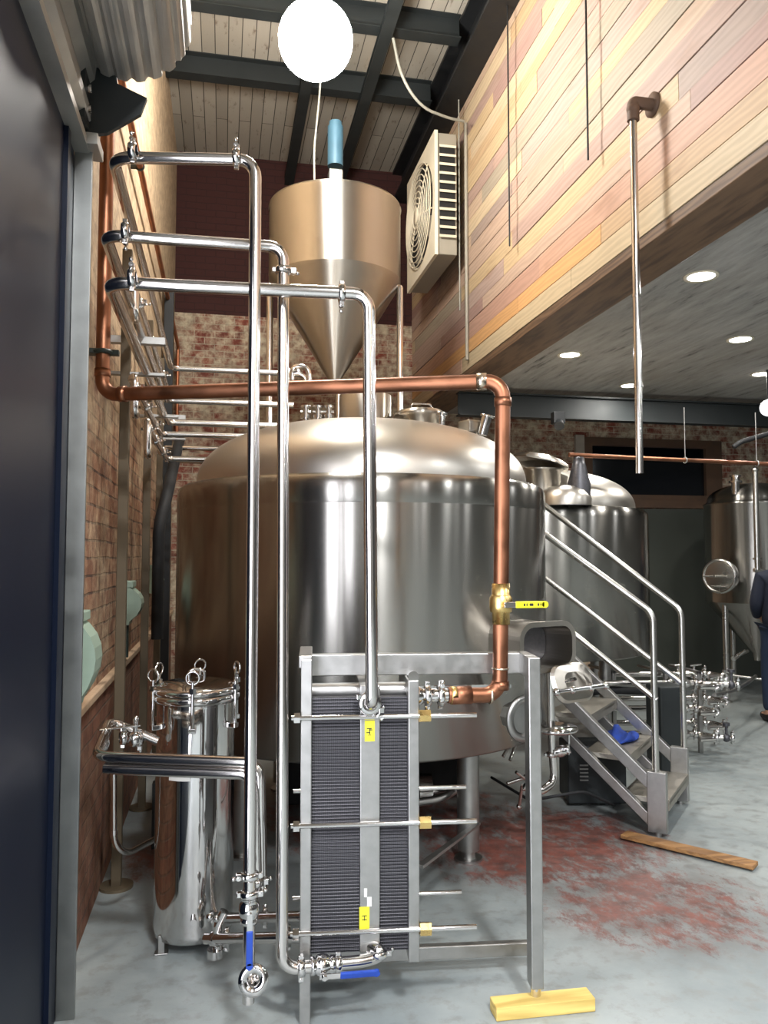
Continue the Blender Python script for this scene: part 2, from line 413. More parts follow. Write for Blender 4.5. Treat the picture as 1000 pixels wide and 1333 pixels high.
def valve(par, p, ax, r, hdir, hside, L=.09, HL=.13, hm='blue', body='polish', marks=True):
    """ball valve: body, stem and a flat sleeved lever"""
    ax = Vector(ax).normalized(); p = Vector(p); hd = Vector(hdir).normalized(); hs = Vector(hside).normalized()
    m = MB(); m.lathe([(r*1.0, -L/2), (r*1.35, -L/2), (r*1.35, -L*.34), (r*1.1, -L*.32), (r*1.55, -L*.2), (r*1.7, 0), (r*1.55, L*.2), (r*1.1, L*.32), (r*1.35, L*.34), (r*1.35, L/2), (r*1.0, L/2)], p, ax, 24)
    m.cyl(p, p+hs*r*2.3, r*.5, n=14)
    b = m.build('valve_body', M[body], par)
    q = p+hs*r*2.35
    h = MB(); h.bar(q-hd*.015, q+hd*HL*.35, r*.9, .005, hs, .001)
    h.cyl(q-hs*.004, q+hs*.010, r*.45, n=6, smooth=False)
    lv = h.build('lever', M['polish'], b)
    g = MB(); a = q+hd*HL*.3; z = q+hd*HL
    g.bar(a, z, r*1.05, .011, hs, .004)
    g.cyl(z-hs*.0055, z+hs*.0055, r*.52, n=16)
    sl = g.build('valve_handle', M[hm], b); lab(sl, hm+' sleeved valve lever')
    return b

# ------------------------------------------------------------------ the room
XL = -.543; YB = 8.75; ZC = 5.95; XM = 2.12; ZM = 3.12; XR = 9.0; YF = -4.5
struct('floor', MB().bx((XL-.4, YF-.2, -.12), (XR+.2, YB+.3, 0)), M['floor'])
struct('wall_left', MB().bx((XL-.25, 2.86, .93), (XL, YB+.2, ZC)), M['brick_l'])
struct('wall_left_low', MB().bx((XL-.25, 2.86, 0), (XL+.015, YB+.2, .905)), M['brick_low'])
struct('trim_1', MB().bx((XL-.05, 2.9, .895), (XL+.032, YB, .93), .006), M['trimwood'])
struct('wall_left_entry', MB().bx((XL-.25, YF, 2.95), (XL-.03, 2.86, ZC)).bx((XL-.25, YF, 0), (XL-.03, -.9, 2.95)), M['conc'])
wb = MB(); wx0, wx1, wz0, wz1 = PY(760, 600, YB).x, PY(938, 600, YB).x, PY(850, 652, YB).z, PY(850, 572, YB).z
wb.bx((XL-.3, YB, 0), (wx0, YB+.25, ZC)).bx((wx1, YB, 0), (XR, YB+.25, ZC)).bx((wx0, YB, wz1), (wx1, YB+.25, ZC)).bx((wx0, YB, 0), (wx1, YB+.25, wz0))
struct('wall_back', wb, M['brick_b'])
struct('wall_right', MB().bx((XR, YF, 0), (XR+.2, YB, ZC)), M['conc'])
struct('wall_front', MB().bx((XL-.3, YF-.2, 0), (XR, YF, ZC)), M['conc'])
struct('ceiling', MB().bx((XL-.3, YF, ZC), (XR, YB+.2, ZC+.1)), M['ceil'])
# upper floor carried over the right half: soffit, edge board and plank cladding
struct('ceiling_low', MB().bx((XM+.28, YF, ZM+.03), (XR, YB, ZM+.12)), M['soffit'])
struct('trim_2', MB().bx((XM-.012, YF, ZM-.03), (XM+.30, YB-.02, ZM+.03), .004), M['darkwood'])
me_v = MB(); tints = []
pal = [(206, 184, 146), (184, 154, 134), (158, 128, 120), (196, 168, 122), (148, 112, 108), (170, 158, 134), (200, 182, 156), (168, 142, 134), (186, 152, 108), (150, 142, 124), (190, 162, 136), (174, 140, 128), (140, 122, 116)]
z = ZM+.03; row = 0; NF = []
while z < ZC-.2:
    h = [.135, .12, .15, .11, .14][row % 5]
    y = YF
    while y < YB-.03:
        L = random.choice([1.3, 1.8, 2.4, 3.0, 1.0]); y1 = min(y+L, YB-.03)
        th = random.uniform(0, .006)
        n0 = len(me_v.f); me_v.bx((XM-.015-th, y+.0015, z+.0015), (XM+.02, y1-.0015, z+h-.0025), .0015)
        if row == 1 and y1 > 4.6: c = random.choice([(226, 158, 84), (214, 150, 78)])
        elif row == 0: c = random.choice([(196, 178, 138), (188, 166, 130), (192, 150, 128)])
        elif row == 2: c = random.choice([(190, 140, 116), (176, 128, 110)])
        else: c = random.choice(pal)
        c = tuple(.62*q+.38*g for q, g in zip(c, (190, 170, 150))); c = lin(c); NF += [c]*(len(me_v.f)-n0); y = y1
    z += h; row += 1
fo = me_v.build('wall_mezzanine', M['planks']); fo['kind'] = 'structure'
ca = fo.data.color_attributes.new('tint', 'FLOAT_COLOR', 'CORNER')
for pg in fo.data.polygons:
    for li in pg.loop_indices: ca.data[li].color = NF[pg.index]
struct('wall_mezzanine_backing', MB().bx((XM+.021, YF, ZM+.03), (XM+.14, YB-.02, ZC)), M['black'])
# window and the grey panel below it
fr = MB(); yw = YB-.03
fr.bx((wx0, yw, wz1-.10), (wx1, yw+.14, wz1)).bx((wx0, yw, wz0), (wx1, yw+.14, wz0+.07)).bx((wx0, yw, wz0+.07), (wx0+.1, yw+.14, wz1-.1)).bx((wx1-.22, yw, wz0+.07), (wx1, yw+.14, wz1-.1))
w1 = struct('window_1', fr, M['window_wood'])
MB().bx((wx0+.1, yw+.05, wz0+.07), (wx1-.22, yw+.06, wz1-.1)).build('window_pane', M['glass'], w1)
MB().bx((wx0-.05, yw-.05, wz0-.09), (wx1+.05, yw+.02, wz0)).build('window_sill', M['window_wood'], w1)
struct('trim_3', MB().bx((wx0-.12, YB-.05, wz0), (wx0-.01, YB, wz1+.02)), M['plaster'])
pa, pb = PY(842, 672, YB).x, PY(926, 672, YB).x
struct('door_2', MB().bx((pa-.6, YB-.06, 0), (pb+1.6, YB-.005, wz0-.1), .004), M['greydoor'])
# left doorway: navy door panel, unseen glowing panel added further back for light
struct('door_1', MB().bx((-.56, 1.86, 0), (-.515, 2.80, 2.9), .003).bx((-.52, 2.62, 0), (-.500, 2.66, 2.88)), M['navy'])
struct('light_panel', MB().bx((-.60, -.8, .25), (-.585, 1.82, 2.75)), M['panel_glow'])

# ------------------------------------------------------------------ roof steel (real joists)
for px, py, lb in ((400, 112, 'dark roof beam crossing above the hopper, nearer the back wall'), (400, 22, 'dark roof beam crossing beside the bright lamp, nearest the camera')):
    q = PZ(px, py, ZC-.16)
    m = MB(); m.bx((XL, q.y-.06, ZC-.20), (XM-.25, q.y+.06, ZC-.19)).bx((XL, q.y-.06, ZC-.01), (XM-.25, q.y+.06, ZC)).bx((XL, q.y-.008, ZC-.19), (XM-.25, q.y+.008, ZC-.01))
    tag(m.build('roof_beam', M['beam']), lb, 'beam', 'cross beams under the roof')
for px, py, w, lb in ((498, 60, .05, 'slim dark roof joist running lengthwise right of the lamp'), (392, 150, .05, 'slim dark roof joist running lengthwise behind the lamp')):
    q = PZ(px, py, ZC-.26)
    m = MB(); m.bx((q.x-w, 5.2, ZC-.27), (q.x+w, YB, ZC-.26)).bx((q.x-.006, 5.2, ZC-.26), (q.x+.006, YB, ZC-.2)).bx((q.x-w, 5.2, ZC-.205), (q.x+w, YB, ZC-.2))
    tag(m.build('roof_joist', M['beam']), lb, 'joist', 'lengthwise joists under the roof')
m = MB(); m.bx((XM-.24, YF, ZC-.36), (XM+.02, YB, ZC-.33)).bx((XM-.24, YF, ZC-.03), (XM+.02, YB, ZC)).bx((XM-.13, YF, ZC-.33), (XM-.09, YB, ZC-.03))
tag(m.build('steel_girder', M['black']), 'heavy black girder running along the top of the plank wall', 'beam')
q0 = PZ(800, 522, ZM-.05)
m = MB(); m.bx((XM+.1, q0.y-.06, ZM-.04), (XR, q0.y+.06, ZM-.025)).bx((XM+.1, q0.y-.06, ZM-.26), (XR, q0.y+.06, ZM-.245)).bx((XM+.1, q0.y-.006, ZM-.245), (XR, q0.y+.006, ZM-.04))
tag(m.build('steel_beam', M['beam']), 'dark green steel beam under the low ceiling in front of the far window', 'beam')

# ------------------------------------------------------------------ lamps
lp = P(411, 52, 5.0)
t = thing('high_bay_lamp', 'round blazing high bay lamp hung under the roof above the tank', 'lamp', lp)
MB().lathe([(.10, .02), (.105, .05), (.08, .12), (.08, .22), (.0, .22)], lp+Vector((0, 0, .2)), n=48).build('housing', M['black'], t)
MB().ball(lp, .235, 32).build('globe', M['lamp'], t)
MB().cyl(lp+Vector((0, 0, .2)), (lp.x, lp.y, ZC), .01).build('hanger_rod', M['black'], t)
def light(name, kind, loc, energy, color=(1, 1, 1), size=.3, rot=None, sy=None, spot=None):
    d = bpy.data.lights.new(name, kind); d.energy = energy; d.color = color
    if kind == 'AREA':
        d.size = size
        if sy: d.shape = 'RECTANGLE'; d.size_y = sy
        else: d.shape = 'DISK'
    elif kind in ('POINT', 'SPOT'): d.shadow_soft_size = size
    if kind == 'SPOT' and spot: d.spot_size = spot; d.spot_blend = .6
    o = bpy.data.objects.new(name, d); col.objects.link(o); o.location = loc
    if rot: o.rotation_euler = rot
    return o
dl = [(913, 360), (742, 462), (964, 442), (820, 502), (992, 487)]
dn = ['largest and nearest of the round ceiling downlights', 'round downlight nearest the plank wall edge', 'round downlight second from the right edge, above the far tank', 'small round downlight close behind the hanging steel tube', 'round downlight at the right edge, low over the far beam']
for (px, py), lb in zip(dl, dn):
    q = PZ(px, py, ZM+.025)
    t = thing('downlight', lb, 'lamp', q, 'downlights in the low ceiling')
    MB().lathe([(.078, -.002), (.098, -.006), (.1, .004), (.078, .004)], q, n=32).build('trim_ring', M['white'], t)
    MB().lathe([(0, -.002), (.08, -.002)], q, n=32).build('lens', M['spot'], t)
    light('downlight_beam', 'AREA', q+Vector((0, 0, -.012)), 22, (1, .96, .90), .15)
for x, y in ((2.9, 1.6), (2.9, -.4), (4.6, 1.2), (4.6, 3.2), (6.5, 4.0), (3.2, -2.4), (6.2, -1.2)):
    q = Vector((x, y, ZM+.025)); t = thing('downlight', 'round downlight in the low ceiling outside the picture', 'lamp', q, 'unseen downlights')
    MB().lathe([(.078, -.002), (.098, -.006), (.1, .004), (.078, .004)], q, n=32).build('trim_ring', M['white'], t)
    MB().lathe([(0, -.002), (.08, -.002)], q, n=32).build('lens', M['spot'], t)
    light('downlight_beam', 'AREA', q+Vector((0, 0, -.012)), 22, (.95, .97, 1), .15)
for x, y in ((.9, -.9), (.9, -3.2)):
    q = Vector((x, y, 4.7)); t = thing('high_bay_lamp', 'round high bay lamp behind the camera', 'lamp', q, 'unseen high bay lamps')
    MB().lathe([(.235, 0), (.24, .03), (.15, .09), (.08, .12), (.08, .22), (.0, .22)], q, n=32).build('housing', M['black'], t)
    MB().lathe([(0, -.012), (.19, -.012), (.225, .0), (.0, .001)], q, n=32).build('lens', M['spot'], t)
    MB().cyl(q+Vector((0, 0, .2)), (q.x, q.y, ZC), .01).build('hanger_rod', M['black'], t)
    light('high_bay_light', 'AREA', q+Vector((0, 0, -.03)), 270, (.95, .97, 1), .45)
q = P(1001, 531, 7.0)
t = thing('globe_lamp', 'white globe lamp cut by the right edge under the beam', 'lamp', q)
MB().ball(q, .075, 24).build('globe', M['bulb'], t); MB().cyl(q+Vector((0, 0, .07)), (q.x, q.y, ZM+.03), .012).build('stem', M['black'], t)

# ------------------------------------------------------------------ big brewing tank
tc = LF(-.127, 4.598); TR = 1.043
def ellip(R, z0, h, n=18, ex=2.25, rmin=0.0):
    out = []
    for i in range(n+1):
        a = PI/2*i/n; r = R*max(0.0, math.cos(a))**(2/ex); zz = z0+h*math.sin(a)**(2/ex)
        out.append((max(r, rmin), zz))
    return out
t = thing('brewing_tank', 'huge brushed steel brewing tank with domed top in the middle', 'tank', tc)
zb, zt = .575, 1.885
MB().lathe([(0, zb+.02), (TR-.1, zb+.015), (TR-.01, zb), (TR, zb+.01), (TR, zt-.14)], tc, n=128).build('shell', M['tank'], t)
MB().lathe([(TR, zt-.14), (TR+.002, zt-.137), (TR+.002, zt-.05), (TR-.006, zt-.022), (TR-.03, zt-.004), (TR-.06, zt), (.93, zt+.005)], tc, n=128).build('shoulder_band', M['tank'], t)
MB().lathe([(.942, zt-.01)]+ellip(.942, zt+.01, .37, 26, 2.3), tc, n=128).build('dome', M['dome'], t)
# neck, hatch and small nozzles on the dome
nk = P(476, 560, 4.6); nk.z = 0
m = MB(); m.lathe([(.155, 2.2), (.155, 2.425), (.15, 2.43), (.14, 2.43), (.14, 2.4)], (nk.x, nk.y, 0), n=40); m.build('neck', M['hopper'], t)
hk = P(547, 560, 4.55); hk.z = 0
hm_ = MB().lathe([(.12, 2.12), (.12, 2.295), (.15, 2.3), (.15, 2.315), (.12, 2.335), (0, 2.345)], (hk.x, hk.y, 0), n=36).build('hatch', M['hopper'], t)
MB().tube([(hk.x-.06, hk.y-.03, 2.335), (hk.x-.06, hk.y-.03, 2.37), (hk.x+.06, hk.y-.03, 2.37), (hk.x+.06, hk.y-.03, 2.335)], .006, .02, 8).build('hatch_handle', M['polish'], hm_)
q = P(612, 556, 4.45); MB().box(q, (.10, .10, .07), Matrix.Rotation(.4, 3, 'Z'), .01).box(q+Vector((.05, 0, -.02)), (.05, .05, .05), None, .01).build('sight_box', M['hopper'], t)
q = P(628, 566, 4.4); q2 = P(634, 543, 4.4); MB().cyl(q, q2, .028, .03).lathe([(.03, 0), (.04, .0), (.04, .01), (.03, .01)], q2, (q2-q), 20).build('nozzle', M['polish'], t)
q = P(575, 548, 4.4); MB().cyl((q.x, q.y, 2.15), (q.x, q.y, 2.29), .02).cyl((q.x, q.y, 2.28), (q.x, q.y, 2.295), .032).build('nozzle', M['polish'], t)
for px in (398, 414, 428):
    q = P(px, 530, 4.55); m = MB(); m.cyl((q.x, q.y, 2.15), (q.x, q.y, 2.35), .016).cyl((q.x, q.y, 2.29), (q.x, q.y, 2.31), .03).cyl((q.x, q.y, 2.35), (q.x, q.y, 2.365), .028)
    m.cyl((q.x-.03, q.y, 2.33), (q.x+.03, q.y, 2.33), .008).build('nozzle', M['polish'], t)
for a in (-1.02, -2.6, .55, 2.1):
    q = tc+Vector((math.cos(a), math.sin(a), 0))*.80
    MB().cyl(q+Vector((0, 0, .05)), q+Vector((0, 0, zb+.03)), .055, n=24).cyl(q, q+Vector((0, 0, .05)), .035, n=20).cyl(q, q+Vector((0, 0, .012)), .07, n=24).build('leg', M['frame'], t)
q = PP(292, 849, LF(-.80, 3.84), LF(0, 1)-LF(0, 0)); 
m = MB(); m.ball(q, .034, 24).cyl(q, q+(tc+Vector((0, 0, q.z))-q).normalized()*.12, .012); m.build('knob', M['polish'], t)
# side manway: box neck with rounded outer rim, hanging door and clamp bar
mq = P(690, 842, 4.0); out = LF(.55, -.84, 0).normalized(); sd = Vector((-out.y, out.x, 0)); up = Vector((0, 0, 1))
def rrect(w, h, r, n=6):
    pts = []
    for cx, cy, a0 in ((w-r, h-r, 0), (-w+r, h-r, PI/2), (-w+r, -h+r, PI), (w-r, -h+r, 1.5*PI)):
        for k in range(n+1):
            a = a0+PI/2*k/n; pts.append((cx+r*math.cos(a), cy+r*math.sin(a)))
    return pts
mq = PP(712, 842, LF(.83, 3.72), LF(.55, -.84, 0)-LF(0, 0))
def loop(c, w, h, r): return [c+sd*x+up*y for x, y in rrect(w, h, r)]
m = MB(); w_, h_ = .165, .105
m.ring_loft([loop(mq-out*.34, w_, h_, .07), loop(mq-out*.01, w_, h_, .07), loop(mq+out*.0, w_+.012, h_+.012, .08), loop(mq+out*.012, w_+.012, h_+.012, .08), loop(mq+out*.012, w_-.012, h_-.012, .06), loop(mq-out*.2, w_-.02, h_-.02, .06)], True, (False, True), False)
mw = m.build('manway', M['hopper'], t)
MB().ring_loft([loop(mq-out*.16, w_-.02, h_-.02, .06), loop(mq-out*.155, w_-.02, h_-.02, .06)]).build('manway_recess', M['gasket'], mw)
dc = mq+out*.05-up*.165+sd*.11
dn_ = (out+up*.35).normalized(); dup = sd.cross(dn_).normalized()
if dup.z < 0: dup = -dup
def dl_(c, w, h, r): return [c+sd*x+dup*y for x, y in rrect(w, h, r)]
m = MB(); m.ring_loft([dl_(dc-dn_*.012, w_-.05, .075, .06), dl_(dc, w_-.035, .09, .07), dl_(dc+dn_*.012, w_-.05, .08, .06), dl_(dc+dn_*.022, w_-.1, .045, .04)], True, (True, True), False)
md = m.build('manway_door', M['hopper'], mw)
cb = dc+dn_*.06
m = MB(); m.cyl(cb-sd*.17-up*.04, cb+sd*.17-up*.04, .010).cyl(cb-sd*.10, cb-sd*.10+dn_*.06, .008)
for s_ in (-.16, -.06, .06, .16): m.ball(cb+sd*s_-up*.04, .018, 12)
m.build('clamp_bar', M['polish'], mw)
# bottom drain port and lower flange near the support column
q = PP(681, 935, LF(.75, 3.72), LF(.55, -.84, 0)-LF(0, 0))
m = MB(); m.cyl(q-out*.09, q, .06, .07, n=8, smooth=False).lathe([(.085, 0), (.105, .0), (.105, .014), (.07, .016), (.07, -.03), (0, -.03)], q, out, 36); m.build('drain_port', M['frame'], t)

# under-tank pump and pipes seen right of the support column
t = thing('drain_pipework', 'bright steel drain pipe with elbow hanging under the tank beside the steps', 'pipe', P(722, 960, 4.1))
a = [P(716, 868, 4.1), P(718, 965, 4.1), P(722, 1018, 4.1), P(702, 1032, 4.0), P(682, 1024, 4.0)]
MB().tube(a, .02, .05).build('tube', M['pipe'], t); clamp(t, P(718, 982, 4.1), (0, 0, 1), .02, (1, 0, 0))
MB().cyl(P(690, 957, 4.05), P(742, 950, 4.2), .075, n=28).build('flange', M['polish'], t) if False else None
m = MB(); q = P(722, 948, 4.1); m.lathe([(0, -.012), (.115, -.012), (.12, 0), (.115, .012), (0, .012)], q, (0, 0, 1), 36); m.build('flange', M['polish'], t)
valve(t, P(730, 978, 4.1), (1, 0, .2), .018, (0, 0, 1), (1, -.5, 0), hm='polish')
t = thing('drain_valve', 'small shiny valve cluster tucked under the tank beside its leg', 'valve', P(676, 990, 4.2))
for a_, b_ in (((655, 985), (668, 962)), ((664, 990), (672, 968)), ((672, 1005), (690, 1018)), ((690, 970), (690, 1020)), ((660, 1020), (684, 1012)), ((680, 1022), (676, 1050))):
    MB().cyl(P(*a_, 4.15), P(*b_, 4.2), .009).ball(P(*b_, 4.2), .016, 12).build('fitting', M['pipe'], t)
tag(MB().tube([P(640, 1012, 4.6), P(690, 1042, 4.2), P(760, 1030, 4.3), P(800, 1048, 4.5)], .008, .05, 10).build('hose', M['rubber']), 'thin black hose sagging under the tank toward the steps', 'hose')

# ------------------------------------------------------------------ grain hopper
hc = P(436, 400, 6.2); hc.z = 0; HR = .515
t = thing('grain_hopper', 'conical steel grain hopper standing on tall legs behind the tank', 'hopper', hc)
MB().lathe([(HR-.015, 4.22), (HR, 4.23), (HR+.006, 4.215), (HR, 4.20), (HR, 3.64)], hc, n=96).build('bin', M['hopper'], t)
MB().lathe([(HR, 3.64), (HR-.01, 3.615), (.055, 2.88), (.05, 2.80)], hc, n=96).build('cone', M['hopper'], t)
for a in (.0, PI*.5, PI):
    v = LF(math.cos(a), math.sin(a), 0)*(HR-.005)
    q = hc+v
    MB().cyl((q.x, q.y, 0), (q.x, q.y, 3.6), .026).ball((q.x, q.y, 3.6), .026, 12).build('leg', M['pipe'], t)
mq_ = Vector((hc.x, hc.y, 0))
t2 = thing('auger_motor', 'blue geared motor mounted above the grain hopper', 'motor', (hc.x, hc.y, 4.2))
MB().cyl((hc.x, hc.y, 4.58), (hc.x, hc.y, 4.9), .062, n=24).cyl((hc.x, hc.y, 4.9), (hc.x, hc.y, 4.94), .05, n=24).build('motor', M['motorblue'], t2)
MB().box((hc.x, hc.y, 4.45), (.11, .11, .18), None, .01).cyl((hc.x, hc.y, 4.2), (hc.x, hc.y, 4.4), .03).build('gearbox', M['sheet'], t2)
MB().bx((hc.x-HR, hc.y-.04, 4.16), (hc.x+HR, hc.y+.04, 4.22), .004).build('bridge', M['beam'], t2)
tag(MB().tube([(hc.x-.16, hc.y, 4.2), (hc.x-.17, hc.y, 4.7), (hc.x-.12, hc.y+.05, 5.2), (hc.x-.1, hc.y, ZC)], .008, .1, 10).build('power_cable', M['cable']), 'grey cable rising from the hopper motor to the roof', 'cable')

# ------------------------------------------------------------------ wall heater / fan unit
fy0, fy1 = 6.55, 7.6; fx0 = 1.79; fx1 = 2.0
ztp, zbt = PX(566, 168, fx0).z, PX(566, 331, fx0).z
fy0 = PX(566, 250, fx0).y; fy1 = PX(530, 250, fx0).y
t = thing('fan_unit', 'cream wall fan unit with round guard and side louvres by the plank wall', 'fan', (1.9, (fy0+fy1)/2, zbt))
MB().bx((fx0+.02, fy0+.02, zbt+.01), (fx1, fy1, ztp-.01), .01).build('cabinet', M['greyen'], t)
yc, zc_ = (fy0+fy1)/2, (ztp+zbt)/2; fr_ = min(fy1-fy0, ztp-zbt)*.44
# front panel with a round opening
n = 48; o_, i_ = [], []
for k in range(n):
    a = 2*PI*k/n; c, s_ = math.cos(a), math.sin(a)
    k_ = 1/max(abs(c), abs(s_)); o_.append((yc+c*k_*(fy1-fy0)/2, zc_+s_*k_*(ztp-zbt)/2)); i_.append((yc+c*fr_, zc_+s_*fr_))
m = MB(); rings = [[Vector((x, a, b)) for a, b in L] for x, L in ((fx0+.03, o_), (fx0, o_), (fx0, i_), (fx0+.035, i_))]
m.ring_loft(rings, True, (False, False), False); m.build('front_panel', M['white'], t)
MB().lathe([(0, 0), (fr_-.005, 0)], (fx0+.018, yc, zc_), (1, 0, 0), 40).build('fan_recess', M['dark'], t)
m = MB()
for k in range(5):
    a = 2*PI*k/5
    d = Vector((0, math.cos(a), math.sin(a))); e = Vector((0, -math.sin(a), math.cos(a)))
    o = Vector((fx0+.012, yc, zc_))
    m.add([o+d*.07-e*.03, o+d*(fr_*.9)-e*.11, o+d*(fr_*.9)+e*.09, o+d*.07+e*.04, o+d*.07-e*.03+Vector((.006, 0, 0)), o+d*(fr_*.9)-e*.11+Vector((.006, 0, 0)), o+d*(fr_*.9)+e*.09+Vector((.003, 0, 0)), o+d*.07+e*.04+Vector((.003, 0, 0))],
          [(0, 1, 2, 3), (7, 6, 5, 4), (0, 4, 5, 1), (1, 5, 6, 2), (2, 6, 7, 3), (3, 7, 4, 0)])
m.lathe([(0, 0), (.08, 0), (.08, .012)], (fx0+.008, yc, zc_), (1, 0, 0), 20).build('fan_blades', M['greyen'], t)
m = MB()
for k in range(9): m.torus((fx0-.018-.02*math.cos(k/9*1.5), yc, zc_), (1, 0, 0), fr_*(.14+.108*k), .0055, 40, 6)
for k in range(6):
    a = 2*PI*k/6+.25; d = Vector((0, math.cos(a), math.sin(a)))
    m.cyl(Vector((fx0-.032, yc, zc_))+d*.08, Vector((fx0-.012, yc, zc_))+d*fr_*1.02, .006, n=8)
m.lathe([(0, -.012), (.075, -.01), (.08, 0), (0, 0.002)], (fx0-.035, yc, zc_), (1, 0, 0), 24)
m.build('fan_guard', M['white'], t)
zl0, zl1 = PX(566, 306, fx0).z, PX(566, 188, fx0).z
MB().bx((fx0+.05, fy0+.012, zl0), (fx1-.02, fy0+.0195, zl1)).build('louver_recess', M['dark'], t)
nl = 11
for k in range(nl):
    zz = zl0+(zl1-zl0)*k/(nl-1)
    MB().box((0.5*(fx0+.05+fx1-.02), fy0, zz), (fx1-fx0-.06, .035, .02), Matrix.Rotation(.5, 3, 'X'), .002).build('louver', M['white'], t)
tag(MB().tube([P(512, 50, 6.4), P(522, 100, 6.4), P(548, 140, 6.5), P(585, 154, 6.7), P(604, 158, 6.8)], .012, .2, 10).build('conduit', M['cable']), 'pale grey flexible conduit drooping from the roof to the fan unit', 'cable')
q = P(607, 160, 6.9)
tag(MB().tube([(2.085, PX(607, 250, 2.085).y, PX(606, 160, 2.08).z), (2.085, PX(607, 250, 2.085).y, ZM+.1)], .016, 0, 12).build('conduit', M['greyen']), 'straight grey conduit on the plank wall right of the fan unit', 'pipe')

# ------------------------------------------------------------------ rods and tubes on the plank wall
for px, y0, y1, lb in ((598, 118, 405, 'thin hanging rod in front of the fan unit'), (662, -30, 322, 'thin dark hanging rod left of the pair on the plank wall'), (764, -30, 210, 'thin dark hanging rod nearer the steel drop tube')):
    a = PX(px, (y0+y1)/2, XM-.09); b = Vector((a.x, a.y, PX(px, y1, XM-.09).z)); c = Vector((a.x, a.y, min(ZC-.35, PX(px, y0, XM-.09).z)))
    c.z = ZC-.34
    tag(MB().cyl(b, c, .006, n=10).build('hanging_rod', M['black'] if px > 600 else M['cable']), lb, 'rod', 'thin rods hanging along the plank wall')
a = PX(829, 400, XM-.13); zt_ = PX(829, 150, XM-.13).z; zbm = PX(829, 617, XM-.13).z
t = thing('drop_tube', 'long bright steel tube hanging free from a bracket on the plank wall', 'pipe', (a.x, a.y, zbm))
MB().cyl((a.x, a.y, zbm), (a.x, a.y, zt_), .0185, n=24).build('tube', M['pipe'], t)
MB().cyl((a.x, a.y, zt_-.01), (a.x, a.y, zt_+.05), .030, n=20).ball((a.x, a.y, zt_+.05), .034, 16).build('cap', M['window_wood'], t)
MB().tube([(a.x, a.y, zt_+.05), (a.x, a.y, zt_+.085), (XM-.02, a.y, zt_+.085)], .03, .03, 16).lathe([(0, 0), (.06, 0), (.06, .02), (0, .02)], (XM-.03, a.y, zt_+.085), (1, 0, 0), 24).build('bracket', M['window_wood'], t)
for z_ in (zt_-.9, zt_-1.35): ferrule(t, (a.x, a.y, z_), (0, 0, 1), .0185, 'joint', 'polish', .014, 1.2)

# ------------------------------------------------------------------ rolling door drum, hood and guide at the left
t = thing('roll_up_door', 'galvanised rolling door coil with guide track at the upper left', 'door', (-.45, 2.6, 2.9))
cx, cz, R0 = -.345, 3.37, .215
prof = []
for k in range(22*8):
    a = 2*PI*k/176; r = R0*[1, 1.005, 1.008, 1.005, 1, .96, .94, .96][k % 8]
    if k % 32 in (1, 2): r *= .985
    prof.append((r*math.cos(a), r*math.sin(a)))
MB().prism(prof, (0, 2.9, 0), (cx, -.1, cz)).build('coil', M['drum'], t)
MB().prism([(.0, 0), (.05, 0), (.05, .03), (.018, .05), (.02, .1), (.05, .12), (.05, .16), (.02, .18), (.03, .24), (.06, .27), (.07, .36), (.0, .40)], (0, 3.0, 0), (-.515, -.15, 2.885)).bx((-.53, -.15, 2.9), (-.50, 2.8, 3.5)).build('hood', M['drum'], t)
MB().prism([(0, 0), (.09, .02), (.20, .10), (.22, .16), (.12, .2), (.1, .42), (0, .46)], (0, .02, 0), (-.50, 2.81, 2.95)).bx((-.50, 2.72, 2.97), (-.47, 2.86, 3.4)).build('bracket', M['beam'], t)
for z_ in (3.02, 3.09, 3.2): MB().cyl((-.47, 2.76, z_), (-.455, 2.76, z_), .014, n=12).build('bolt', M['polish'], t)
MB().bx((-.515, 2.80, 0), (-.455, 2.815, 2.9), .002).bx((-.515, 2.80, 0), (-.50, 2.87, 2.9), .002).bx((-.53, 2.85, 0), (-.47, 2.865, 2.9), .002).build('guide_track', M['sheet'], t)
MB().bx((-.515, 2.74, 2.89), (-.43, 2.87, 2.93), .003).build('guide_end', M['drum'], t)

# ------------------------------------------------------------------ cooler frame: stands turned a little from the room axes
TH = math.radians(6.5); PV = Vector((.27, 2.62, 0)); RH = Matrix.Rotation(-TH, 3, 'Z'); RHI = RH.inverted()
yh = 2.62; yb2 = 2.92
def hx(px, py, Y=None):
    Y = yh if Y is None else Y
    d = RHI @ ray(px, py); o = RHI @ (CP-PV)+PV
    return o+d*((Y-o.y)/d.y)
def hw(v): return RH @ (Vector(v)-PV)+PV
# ------------------------------------------------------------------ copper line
CRD = .0265
zc1 = 2.115
a = PZ(133, 514, zc1); b = PZ(655, 496, zc1-.0)
top = PX(126, 100, a.x); top = Vector((a.x, a.y, 3.6))
b = PP(655, 496, hw((0, yh+.055, 0)), RH @ Vector((0, 1, 0))); b.z = zc1; b = PZ(655, 496, b.z); CUB = b
rb = PY(651, 905, b.y)
t = thing('copper_pipe', 'thick copper pipe crossing over the tank and dropping to the plate cooler', 'pipe', (a.x, a.y, 1))
MB().tube([(a.x, a.y, ZC-.2), (a.x, a.y, zc1), b, (rb.x, rb.y, PY(651, 905, b.y).z), PY(583, 905, b.y)], CRD, .06, 28).build('tube', M['copper'], t)
zr = PY(651, 905, b.y).z
def sleeve(p, ax, L=.05, k=1.14, mt='copper', nm='fitting'):
    ax = Vector(ax).normalized(); return MB().lathe([(CRD*.99, -L/2), (CRD*k, -L/2), (CRD*k, L/2), (CRD*.99, L/2)], p, ax, 28).build(nm, M[mt], t)
xd = (b-a).normalized()
def rz(z_): # point on the riser
    f = (z_-b.z)/(zr-b.z); return Vector((b.x+(rb.x-b.x)*f, b.y+(rb.y-b.y)*f, z_))
